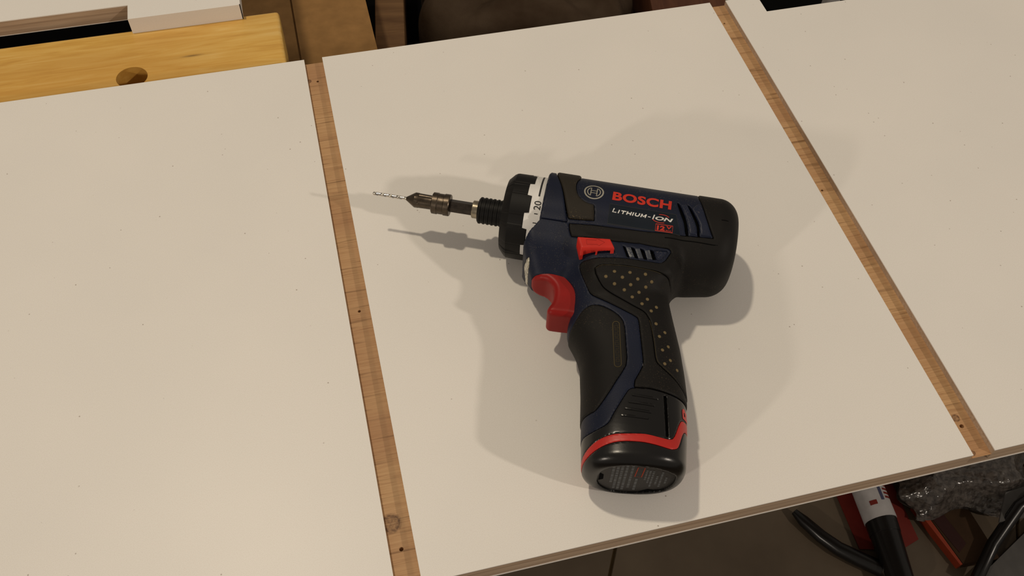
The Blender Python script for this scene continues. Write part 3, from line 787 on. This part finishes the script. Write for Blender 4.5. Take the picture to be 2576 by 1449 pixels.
# ---- clutch ring
def ring_r(th):
    c = (math.degrees(th) - 20) % 45
    c = min(c, 45 - c)
    return 1.0 if c < 12.2 else 0.0
NSEG = 360; V, F = [], []
prof_n = 8
for k in range(NSEG):
    th = 2 * math.pi * (k + 0.5) / NSEG
    a = ring_r(th); R = 24.5 + 0.22 * a; ur = 12.8 + 2.5 * a
    cdeg = abs(((math.degrees(th) - 20 + 22.5) % 45) - 22.5)
    Rf = R - (0.55 if cdeg > 16 else 0.0)
    for (u, r) in ((-0.2, 7.0), (-0.4, 19.5), (-0.2, 20.4), (2.9, Rf - 0.9), (4.2, Rf - 0.1), (ur - 0.3, R), (ur, R - 0.25), (ur, 23.0)):
        V.append((u, r * math.sin(th), r * math.cos(th)))
for k in range(NSEG):
    j = (k + 1) % NSEG
    for i in range(prof_n - 1): F.append((k * prof_n + i, k * prof_n + i + 1, j * prof_n + i + 1, j * prof_n + i))
ring = link_mesh('clutch_ring', to_local(np.array(V)), F, M_RING, drill, True, 25)
band = lathe('scale_band', [(12.0, 23.6), (12.2, 24.25), (22.4, 24.25), (22.4, 23)], M_BAND, ring, 96)
def on_ring(name, V2, F2, mat, r=24.32):
    """2D points (u, theta in degrees) wrapped on the ring"""
    V2 = np.asarray(V2, float); bm = bmesh.new()
    vs_ = [bm.verts.new((a, b * r * math.pi / 180, 0)) for a, b in V2]
    for f in F2:
        try: bm.faces.new([vs_[i] for i in f])
        except ValueError: pass
    bmesh.ops.triangulate(bm, faces=bm.faces)
    for _ in range(3):
        es = [e for e in bm.edges if e.calc_length() > 1.2]
        if not es: break
        bmesh.ops.subdivide_edges(bm, edges=es, cuts=1); bmesh.ops.triangulate(bm, faces=bm.faces)
    P = np.array([(v.co.x, r * math.sin(v.co.y / r), r * math.cos(v.co.y / r)) for v in bm.verts]); bm.verts.index_update()
    T = np.array([[v.index for v in f.verts] for f in bm.faces]); bm.free()
    N = P.copy(); N[:, 0] = 0; N /= np.linalg.norm(N, axis=1, keepdims=True)
    return uvw_obj(name, P, T, mat, ring, N, True, 60)
V_, F_ = text2d('20', 5, 0.06)
V_ = fit(V_, 12.4, 3.9)                      # x -> degrees round the ring, y -> u
on_ring('scale_number', np.stack([21.2 - V_[:, 1], 26.4 - V_[:, 0]], 1), F_, M_BLACKINK)
on_ring('scale_mark', [(18.7, 6.9), (19.7, 6.9), (19.7, -60), (18.7, -60)], [(0, 1, 2, 3)], M_BLACKINK)
for t0_ in (31.0, 43.0): on_ring('scale_mark', [(18.2, t0_), (20.2, t0_), (20.2, t0_ + 1.2), (18.2, t0_ + 1.2)], [(0, 1, 2, 3)], M_BLACKINK)

# ---- bit socket sleeve
pr = [(-15.9, 5.2), (-15.9, 6.7), (-15.2, 7.6)]
for k in range(6):
    a = -15.0 + k * 2.45
    pr += [(a, 7.75), (a + 0.9, 7.75), (a + 1.1, 7.35), (a + 2.2, 7.35), (a + 2.4, 7.75)]
pr += [(0.5, 7.75), (0.6, 6)]
lathe('bit_socket', pr, M_RING, drill, 48)

# ---- trigger
TR = spline([(22.3, 41.6), (22.9, 44.2), (24.6, 45.8), (28, 46.4), (31.6, 46.9), (34.6, 49.0), (36.4, 52.0), (37.0, 56), (36.7, 60.5), (35.3, 64.0), (35.1, 66.0), (36.3, 67.5), (38.5, 67.9), (46, 67.4), (54, 66), (55, 50), (48, 38), (30, 37), (24, 38)], 4)
f_trig = lambda u, v, w: rint(poly_sd(TR, u, v), np.abs(w) - np.interp(u, [21.5, 23, 25, 28, 32], [3.5, 5.5, 8.0, 9.8, 10.4]), 3.2)
tP, tN, tT = surface_nets(f_trig, (18, 34, -13), (58, 71, 13), 0.7)
uvw_obj('trigger', tP, tT, M_RED, drill, tN, True, 60)['label'] = 'red curved trigger'

# ---- direction switch
SW = [(44.2, 30.2), (61.6, 28.2), (64.6, 33.6), (47.2, 37.3)]
def f_switch(u, v, w):
    vs_ = v + np.clip(w - 22.5, 0, 5) * 0.58           # the near side slopes
    if u.ndim == 3:
        base = np.empty(u.shape)
        for k in range(u.shape[2]): base[:, :, k] = poly_sd(SW, u[:, :, k], vs_[:, :, k])
    else: base = poly_sd(SW, u, vs_)
    d = rint(base, w - 26.6, 0.9)
    edge = vs_ - (37.3 - (u - 47.2) * 0.213)               # 0 on the sloping near face
    for a, b in ((48.7, 55.0), (56.0, 62.6)):
        d = np.maximum(d, -np.maximum(np.maximum(a - u, u - b), np.maximum(-2.2 - edge, np.abs(w - 21.2) - 3.5)))
    return np.maximum(d, 18 - w)
sP, sN, sT = surface_nets(f_switch, (42, 22, 17), (67, 40, 28), 0.3, 0)
sw = uvw_obj('direction_switch', sP, sT, M_SWITCH, drill, sN, True, 50)
sw['label'] = 'red direction switch with an arrow'
ar = [(49.1, 29.3), (54.4, 28.5), (54.2, 27.3), (59.0, 29.2), (56.2, 32.0), (55.2, 31.3), (49.9, 32.3)]
V_, F_ = stroke(ar, 0.22); PV = np.array([(a, b, 26.63) for a, b in V_])
Fq = np.array([[f[0], f[1], f[2]] for f in F_] + [[f[0], f[2], f[3]] for f in F_])
uvw_obj('arrow_mark', PV, Fq, M_RED, sw, np.tile([0, 0, 1.0], (len(PV), 1)))

# ---- battery pack
ang = lambda u, v: v - 150.2 + (u - 76) * 0.135
a_end = ang(u0, v0)
REC = spline([(74.6, -4.9), (74.9, 5.0), (78.5, 12.2), (87.4, 16.2), (97.0, 15.6), (104.5, 12.6), (109.4, 8.6), (111.2, 4.0), (110.2, -5.0), (105.9, -11.8), (94.1, -16.2), (84.1, -16.0), (77.6, -11.6)], 3)
s_rec = np.maximum(poly_sd(REC, u0, w0), -2.5 - a_end)
RED_UP = [(65.4, 143.6), (67.9, 141.0), (71.6, 138.4), (77.6, 135.8), (84.0, 134.6), (92.6, 133.2), (99.3, 133.2), (104.6, 132.6), (107.0, 130.2), (108.9, 122.6), (110.2, 119.2), (113, 118.0)]
RED_LO = [(66.1, 146.9), (70.3, 143.7), (76.1, 140.6), (82.3, 138.7), (90.9, 137.5), (97.5, 137.4), (104.3, 137.4), (107.6, 136.4), (109.6, 133.8), (111.8, 124.5), (116, 122)]
R_STRIPE = np.vstack([[(60, 146.5)], spline(RED_UP, 4, False), [(122, 117.5), (122, 121.5)], spline(RED_LO[::-1], 4, False), [(60, 151)]])
s_str = sd(R_STRIPE)
SL = [(99.6, 109.3), (101.2, 109.1), (104.2, 131.2), (102.8, 131.8)]
s_sl = np.maximum(sd(SL), up)
s_b = np.max([s_bat, 0.15 - s_str, -s_rec, -s_sl], axis=0)
bat = shell('battery_pack', surf, s_b, M_BLACK, drill, -0.15, 0.6, -1.6)
bat['label'] = 'glossy black battery pack with red stripe'
shell('red_stripe', surf, np.maximum(s_str, 0.2 - s_rec), M_STRIPE, bat, -0.1, 0.3, -0.8)
shell('side_slot', surf, s_sl - 0.3, M_DARK, bat, -1.8, 0.5, -0.2, True)
for (a, b) in (((84.3, 113.0), (97.2, 112.6)), ((83.0, 117.3), (96.0, 116.7)), ((81.6, 121.2), (94.6, 120.9)), ((80.3, 125.3), (93.5, 124.6))):
    q = [(a[0], a[1] - 0.55), (b[0], b[1] - 0.55), (b[0], b[1] + 0.55), (a[0], a[1] + 0.55)]
    shell('side_rib', surf, np.maximum(sd(q), up), M_BLACK, bat, 0.45, 0.55, -0.3)
endpt = lambda u, w, off: np.array([u, 150.2 - off - (u - 76) * 0.135, w])
def end_plate(name, poly, off, mat, parent, fillF=None):
    P = np.array([endpt(a, b, off) for a, b in poly])
    if fillF is None:
        bm = bmesh.new(); bm.faces.new([bm.verts.new(p) for p in P]); bmesh.ops.triangulate(bm, faces=bm.faces); bm.verts.index_update()
        T = np.array([[v.index for v in f.verts] for f in bm.faces]); bm.free()
    else: T = np.array([[f[0], f[1], f[2]] for f in fillF] + [[f[0], f[2], f[3]] for f in fillF])
    return uvw_obj(name, P, T, mat, parent, np.tile([0, 1.0, 0], (len(P), 1)), False)
end_plate('label_plate', np.array(REC) * 1.0, 1.4, M_LABELPLATE, bat)
for q in ([(74.9, -4.6), (75.0, 4.4), (77.0, 2.2), (77.2, -3.0)], [(95.4, -15.9), (99.6, -12.2), (102.6, -12.6), (105.5, -11.6), (99.1, -15.2)], [(97.7, 15.2), (99.5, 13.6), (102.5, 12.8), (101.6, 13.9)]):
    end_plate('latch_hole', q, 1.33, M_DARK, bat)
LINES = [(81.0, 12.0, -6.4), (83.0, 14.2, -13.3), (85.0, 14.8, -14.6), (87.2, 15.2, -14.8), (89.8, 15.2, -12.2), (92.9, -0.2, -14.2), (96.8, 10.1, -1.5), (98.4, 9.8, -5.1), (100.0, 9.5, -9.3), (102.3, 4.3, -6.4), (104.3, 8.9, -9.3), (106.7, 3.1, -4.5)]
rr = random.Random(8)
for i, (uu, w1, w2) in enumerate(LINES):
    V_, F_ = [], []; y = w1; hw = 0.62 if i < 6 else 0.5
    while y > w2:
        L_ = min(rr.uniform(1.2, 4.0), y - w2)
        if L_ > 0.4:
            k = len(V_); V_ += [(uu - hw, y), (uu + hw, y), (uu + hw, y - L_), (uu - hw, y - L_)]; F_.append((k, k + 1, k + 2, k + 3))
        y -= L_ + 0.35
    end_plate('print_line', V_, 1.3, M_GREYINK, bat, F_)
V_, F_ = stroke([(92.2, 12.6), (95.4, 12.4), (94.9, 1.6), (91.7, 2.0)], 0.45)
end_plate('print_frame', V_, 1.3, M_ORANGEINK, bat, F_)
# lettering on the back edge of the battery
V_, F_ = text2d('B', 6, 0.2); V_ = fit(V_, 6.0, 6.0)
def edge_decal(name, V2, F2, mat):
    bm = bmesh.new(); vs_ = [bm.verts.new((a, b, 0)) for a, b in V2]
    for f in F2:
        try: bm.faces.new([vs_[i] for i in f])
        except ValueError: pass
    bmesh.ops.triangulate(bm, faces=bm.faces)
    for _ in range(3):
        es = [e for e in bm.edges if e.calc_length() > 1.0]
        if not es: break
        bmesh.ops.subdivide_edges(bm, edges=es, cuts=1); bmesh.ops.triangulate(bm, faces=bm.faces)
    P = np.array([v.co[:] for v in bm.verts]); bm.verts.index_update(); T = np.array([[v.index for v in f.verts] for f in bm.faces]); bm.free()
    vv, ww = P[:, 1], P[:, 0]
    lo = np.full(len(P), 90.0); hi = np.full(len(P), 125.0)
    for _ in range(22):
        mid = (lo + hi) / 2; ins = f_body(mid, vv, ww) < 0; lo = np.where(ins, mid, lo); hi = np.where(ins, hi, mid)
    Q = np.stack([lo + 0.08, vv, ww], 1)
    return uvw_obj(name, Q, T, mat, bat, np.tile([1.0, 0, 0.3], (len(Q), 1)), True, 60)
edge_decal('battery_lettering', np.stack([13.2 - V_[:, 1], 117.4 - V_[:, 0]], 1), F_, M_STRIPE)

# ------------------------------------------------------------------ the bit holder in the socket: a thing of its own
bit = setp(empty('drill_bit_holder', drill_loc, drill_rot), 'dark steel quick-change holder with a thin twist bit, in the nose of the drill', 'drill bit')
lathe('locking_ring', [(-19.4, 3.5), (-19.4, 4.9), (-19.0, 5.2), (-16.2, 5.2), (-15.95, 4.8)], M_NUT, bit, 40)
lathe('hex_shank', [(-33, 3.75), (-20.0, 3.75), (-14, 3.75)], M_SHANK, bit, 6, angle=20)
pr = [(-43.3, 3.9), (-43.3, 5.7), (-42.9, 6.25), (-40.0, 6.3), (-39.7, 6.0), (-36.4, 6.0), (-36.1, 6.35), (-33.2, 6.4), (-32.7, 6.1), (-32.5, 3.5)]
lathe('collar', pr, M_DSTEEL, bit, 48)
V, F = [], []
segn = 48; prof = [(-59.0, 0.9, 0), (-54.2, 4.1, 0.0), (-53.5, 4.45, 0.1), (-51.6, 4.45, 0.5), (-51.2, 4.3, 1.0), (-43.0, 4.15, 1.0)]
for (u, r, fl) in prof:
    for k in range(segn):
        t = 2 * math.pi * k / segn; r_ = r * (1 - 0.10 * fl * max(0, math.cos(6 * t + 0.4)) ** 2)
        V.append((u, r_ * math.sin(t), r_ * math.cos(t)))
for i in range(len(prof) - 1):
    for k in range(segn):
        j = (k + 1) % segn; F.append((i * segn + k, i * segn + j, (i + 1) * segn + j, (i + 1) * segn + k))
link_mesh('nose_cone', to_local(np.array(V)), F, M_DSTEEL, bit, True, 22)
V, F = [], []; NS, NP_ = 70, 20
for i in range(NS):
    u = -79.2 + i * (21.2 / (NS - 1)); tw = u * 2 * math.pi / 9.5
    tip = min(1.0, 0.12 + (u + 79.2) / 0.7)
    for k in range(NP_):
        t = 2 * math.pi * k / NP_
        c = abs(math.cos(t)); r = 1.0 if c > 0.55 else (0.42 + 0.58 * (c / 0.55) ** 2)
        r *= tip; V.append((u, r * math.sin(t + tw), r * math.cos(t + tw)))
for i in range(NS - 1):
    for k in range(NP_):
        j = (k + 1) % NP_; F.append((i * NP_ + k, i * NP_ + j, (i + 1) * NP_ + j, (i + 1) * NP_ + k))
F.append(tuple(range(NP_)))
link_mesh('twist_bit', to_local(np.array(V)), F, M_STEEL, bit, True, 40)['label'] = 'thin bright steel twist bit'
# ------------------------------------------------------------------ things behind and below
fl = setp(empty('floor', (0, 0, FLOOR)), kind='structure')
g = box_obj('grout_bed', -2.2, 2.6, -2.2, 2.8, -0.03, -0.003, M_GROUT, fl)
ga = math.radians(-28.6); TS = 0.45
gx = np.array([math.cos(ga), math.sin(ga)]); gy = np.array([-math.sin(ga), math.cos(ga)])
o_ = np.array([0.2190, -0.1975]); o_ = o_ - gy * 0.20
bm = bmesh.new(); box_bm(bm, 0.0018, TS - 0.0018, 0.0018, TS - 0.0018, -0.004, 0.0, 0.0008, 1)
tile_o = link_bm('floor_tile', bm, M_TILE, fl)
first = True
for i in range(-5, 6):
    for j in range(-4, 6):
        p = o_ + gx * (i * TS) + gy * (j * TS)
        if not (-0.9 < p[0] < 1.5 and -0.9 < p[1] < 1.5): continue
        t_ = tile_o if first else tile_o.copy()
        if not first: COL.objects.link(t_)
        first = False
        t_.parent = fl; t_.location = (p[0], p[1], 0); t_.rotation_euler = (0, 0, ga)

cb = setp(empty('cardboard_box', (0, 0, FLOOR)), 'brown cardboard box behind the pine beam, below board level', 'box')
o = box_obj('box_body', -0.098, 0.0635, 0.17, 0.66, 0, 0.348, M_CARD, cb, 0.003)
o = box_obj('flap', -0.097, -0.022, 0.172, 0.658, 0.3485, 0.351, M_CARD, cb)
o = box_obj('flap', -0.020, 0.0635, 0.172, 0.658, 0.3485, 0.351, M_CARD, cb)

bn = setp(empty('shade_block', (0, 0, FLOOR)), 'low black block standing in for shade on the floor behind the board, under the bag and timber', 'shade block')
box_obj('shade_block_body', 0.070, 0.98, 0.30, 1.15, 0, 0.085, M_DARK, bn, 0.004)  # added black block, keeps the gaps behind the board as dark as shade
box_obj('shade_block_top', 0.068, 0.985, 0.295, 1.155, 0.085, 0.10, M_DARK, bn, 0.004)
BLOCK_TOP = FLOOR + 0.10
def oriented_box(name, p0, p1, width, z0, z1, mat, label, cat, bevel=0.002):
    p0, p1 = Vector((*p0, 0)), Vector((*p1, 0)); d = p1 - p0
    o = box_obj(name, 0, d.length, -width, 0, 0, z1 - z0, mat, None, bevel)
    o.location = (p0.x, p0.y, z0); o.rotation_euler = (0, 0, math.atan2(d.y, d.x))
    return setp(o, label, cat)
oriented_box('timber_post', (0.0740, 0.480), (0.110, 0.720), 0.0405, BLOCK_TOP, -0.40, M_POST, 'rough brown timber standing on edge between the cardboard box and the cloth bag', 'timber')
oriented_box('reddish_plank', (0.46, 0.435), (0.50, 0.64), 0.11, BLOCK_TOP, -0.40, M_REDWOOD, 'reddish brown plank behind the right end of the cloth bag', 'plank')

# canvas bag: a lumpy sack with crossing folds
V, F = [], []; n1, n2 = 40, 60
for i in range(n1 + 1):
    ph = math.pi / 2 * (i / n1)
    for k in range(n2):
        t = 2 * math.pi * k / n2
        c, s = math.cos(t), math.sin(t)
        sq = (abs(c) ** 4 + abs(s) ** 4) ** -0.25
        r = math.sin(ph) ** 0.45
        x, y, z = 0.155 * c * sq * r, 0.155 * s * sq * r, 0.215 * max(0.0, math.cos(ph)) ** 0.45
        for d_ in (1, -1):
            q = (x * 0.75 + d_ * (y + 0.04)) ; z -= 0.03 * math.exp(-(q / 0.018) ** 2) * math.cos(ph) ** 0.3
        x += 0.006 * math.sin(9 * t + 3 * ph) * r
        V.append((x, y, max(0.0, z + 0.008 * math.sin(23 * x + 17) * math.sin(31 * y))))
for i in range(n1):
    for k in range(n2):
        j = (k + 1) % n2; F.append((i * n2 + k, (i + 1) * n2 + k, (i + 1) * n2 + j, i * n2 + j))
bag = link_mesh('cloth_bag', V, F, M_CLOTH, None, True, 80)
bag.location = (0.318, 0.615, BLOCK_TOP); bag.scale = (1, 1, 0.62); bag.rotation_euler = (0, 0, math.radians(-12))
setp(bag, 'dark brown canvas bag with crossing folds, in the dark behind the board', 'bag')

# pliers
pl = setp(empty('pliers', (0.47, -0.24, FLOOR)), 'black handled pliers lying on the floor tiles near the board edge', 'pliers')
def pl_pt(x, y, z): return (x - 0.47, y + 0.24, z)
tube('handle', [pl_pt(0.441, -0.193, 0.009), pl_pt(0.447, -0.206, 0.009), pl_pt(0.459, -0.228, 0.009), pl_pt(0.472, -0.246, 0.009), pl_pt(0.489, -0.262, 0.009), pl_pt(0.512, -0.282, 0.009)], [0.004, 0.0068, 0.0076, 0.0082, 0.009, 0.009], M_BLACK, pl, 14)
tube('handle', [pl_pt(0.532, -0.225, 0.009), pl_pt(0.528, -0.243, 0.009), pl_pt(0.523, -0.262, 0.009), pl_pt(0.520, -0.284, 0.009)], [0.004, 0.0075, 0.0085, 0.009], M_BLACK, pl, 14)
tube('jaw', [pl_pt(0.514, -0.280, 0.010), pl_pt(0.521, -0.298, 0.010), pl_pt(0.527, -0.318, 0.009), pl_pt(0.535, -0.345, 0.007)], [0.012, 0.014, 0.009, 0.003], M_SHANK, pl, 12)

# tube of sealant in a red backing card
cardo = setp(empty('blister_card', (0.53, -0.22, FLOOR)), 'red backing card lying on the floor under the white labelled tube', 'packaging')
def rel(b, pts): return [(x - b[0], y - b[1]) for x, y in pts]
poly_prism('card', rel((0.53, -0.22), [(0.503, -0.160), (0.575, -0.165), (0.571, -0.255), (0.545, -0.262), (0.499, -0.250)]), 0.0003, 0.0018, M_REDCARD, cardo)
tb = setp(empty('sealant_tube', (0.53, -0.22, FLOOR + 0.0018)), 'white labelled tube with red print and dark nozzle, lying on the floor', 'tube')
def cyl(name, p0, p1, r0, r1, mat, parent, seg=28):
    return tube(name, [p0, p1], [r0, r1], mat, parent, seg)
tb_r = 0.0185
A_ = Vector((0.5345 - 0.53, -0.165 + 0.22, tb_r)); B_ = Vector((0.5285 - 0.53, -0.2305 + 0.22, tb_r)); C_ = Vector((0.517 - 0.53, -0.310 + 0.22, tb_r))
cyl('tube_body', A_, B_, tb_r, tb_r, M_PAPER, tb)
cyl('cap', B_, B_ + (C_ - B_) * 0.2, tb_r * 0.97, tb_r * 0.95, M_BLACK, tb)
cyl('nozzle', B_ + (C_ - B_) * 0.2, C_, tb_r * 0.92, tb_r * 0.75, M_BLACK, tb)
dirn = (B_ - A_).normalized(); side = Vector((-dirn.y, dirn.x, 0))
def tube_print(name, t0, t1, a0, a1, mat):
    Vv, Ff = [], []; n = 8
    for t in (t0, t1):
        for k in range(n + 1):
            a = math.radians(a0 + (a1 - a0) * k / n)
            Vv.append(A_ + (B_ - A_) * t + (side * math.sin(a) + Vector((0, 0, 1)) * math.cos(a)) * (tb_r + 0.0002))
    for k in range(n): Ff.append((k, k + 1, n + 2 + k, n + 1 + k))
    link_mesh(name, Vv, Ff, mat, tb)
tube_print('printed_line', 0.28, 0.72, 6, 18, M_BLUEINK)
for k in range(4): tube_print('printed_text', 0.42 + k * 0.075, 0.46 + k * 0.075, 26, 58, M_REDCARD)
tube_print('printed_text', 0.70, 0.78, -38, -12, M_REDCARD)

# orange printed box, bubble wrap, grey card, board offcut
ob = setp(empty('printed_box', (0.60, -0.26, FLOOR)), 'dark box with an orange edge stripe, on the floor below the bubble wrap', 'box')
c0 = (0.60, -0.26)
poly_prism('box_body', rel(c0, [(0.586, -0.212), (0.640, -0.226), (0.645, -0.300), (0.600, -0.296)]), 0, 0.012, M_DARKCARD, ob, 0, 0.0006)
poly_prism('edge_stripe', rel(c0, [(0.5795, -0.219), (0.5855, -0.214), (0.5995, -0.296), (0.5965, -0.296)]), 0, 0.0125, M_ORANGECARD, ob)
poly_prism('printed_panel', rel(c0, [(0.589, -0.226), (0.606, -0.228), (0.616, -0.275), (0.603, -0.283)]), 0.012, 0.0126, M_DARKRED, ob)
V, F = [], []; nx, ny = 60, 44
bx = [(0.565, -0.150), (0.760, -0.135), (0.720, -0.258), (0.572, -0.232)]
rb = random.Random(3); ph = [rb.uniform(0, 6.28) for _ in range(8)]
for j in range(ny + 1):
    for i in range(nx + 1):
        a, b = i / nx, j / ny
        x = (bx[0][0] * (1 - a) + bx[1][0] * a) * (1 - b) + (bx[3][0] * (1 - a) + bx[2][0] * a) * b
        y = (bx[0][1] * (1 - a) + bx[1][1] * a) * (1 - b) + (bx[3][1] * (1 - a) + bx[2][1] * a) * b
        ed = min(a, 1 - a, b, 1 - b)
        z = 0.014 + 0.035 * min(1, ed * 5) + 0.006 * math.sin(9 * a + ph[0]) * math.sin(7 * b + ph[1]) + 0.0025 * (0.5 + 0.5 * math.sin(i * math.pi / 2)) * (0.5 + 0.5 * math.sin(j * math.pi / 2))
        x += 0.006 * math.sin(13 * b + ph[2]); y += 0.006 * math.sin(11 * a + ph[3])
        V.append((x - 0.65, y + 0.2, z))
for j in range(ny):
    for i in range(nx):
        k = j * (nx + 1) + i; F.append((k, k + 1, k + nx + 2, k + nx + 1))
n0 = len(V); V += [(x, y, 0.0135) for x, y, z in V[:n0]]
F += [tuple(n0 + q for q in f[::-1]) for f in F]
bw = link_mesh('bubble_wrap', V, F, M_BUBBLE, None, True, 60); bw.location = (0.65, -0.2, FLOOR)
setp(bw, 'crumpled clear bubble wrap on the floor at the right', 'bubble wrap')
gc = poly_prism('grey_card', [(-0.030, -0.024), (-0.004, 0.006), (0.10, 0.012), (0.10, -0.030)], 0, 0.003, M_GREYCARD, None)
gc.location = (0.674, -0.246, FLOOR + 0.045); setp(gc, 'flat grey card leaning over the bubble wrap at the right edge', 'card')
oc = setp(empty('board_offcut', (0.66, -0.30, FLOOR)), 'pale board offcut at the bottom right corner below the big board', 'board')
d_ = Vector((0.6964 - 0.6189, -0.2758 + 0.31)).normalized(); n_ = Vector((d_.y, -d_.x))
q0 = Vector((0.6189, -0.31)) - d_ * 0.10; q1 = Vector((0.6964, -0.2758)) + d_ * 0.15
poly_prism('panel', rel((0.66, -0.30), [tuple(q0), tuple(q1), tuple(q1 + n_ * 0.2), tuple(q0 + n_ * 0.2)]), 0, 0.0127, M_GREYCARD, oc)
tube('black_cable', [(0.600, -0.318, FLOOR + 0.020), (0.640, -0.285, FLOOR + 0.022), (0.668, -0.262, FLOOR + 0.060), (0.705, -0.250, FLOOR + 0.058), (0.76, -0.235, FLOOR + 0.03)], 0.007, M_BLACK, None, 12)
setp(bpy.data.objects['black_cable'], 'black cable running over the grey card on the floor', 'cable')
pp = setp(empty('pipe_offcut', (0.742, 0.47, BLOCK_TOP)), 'short pale pipe offcut on the black shade block, seen through the board notch', 'pipe')
bm = bmesh.new(); bmesh.ops.create_cone(bm, cap_ends=True, segments=32, radius1=0.012, radius2=0.012, depth=0.10, matrix=Matrix.Translation((0, 0, 0.05)))
link_bm('pipe_wall', bm, M_PAPER, pp, True)
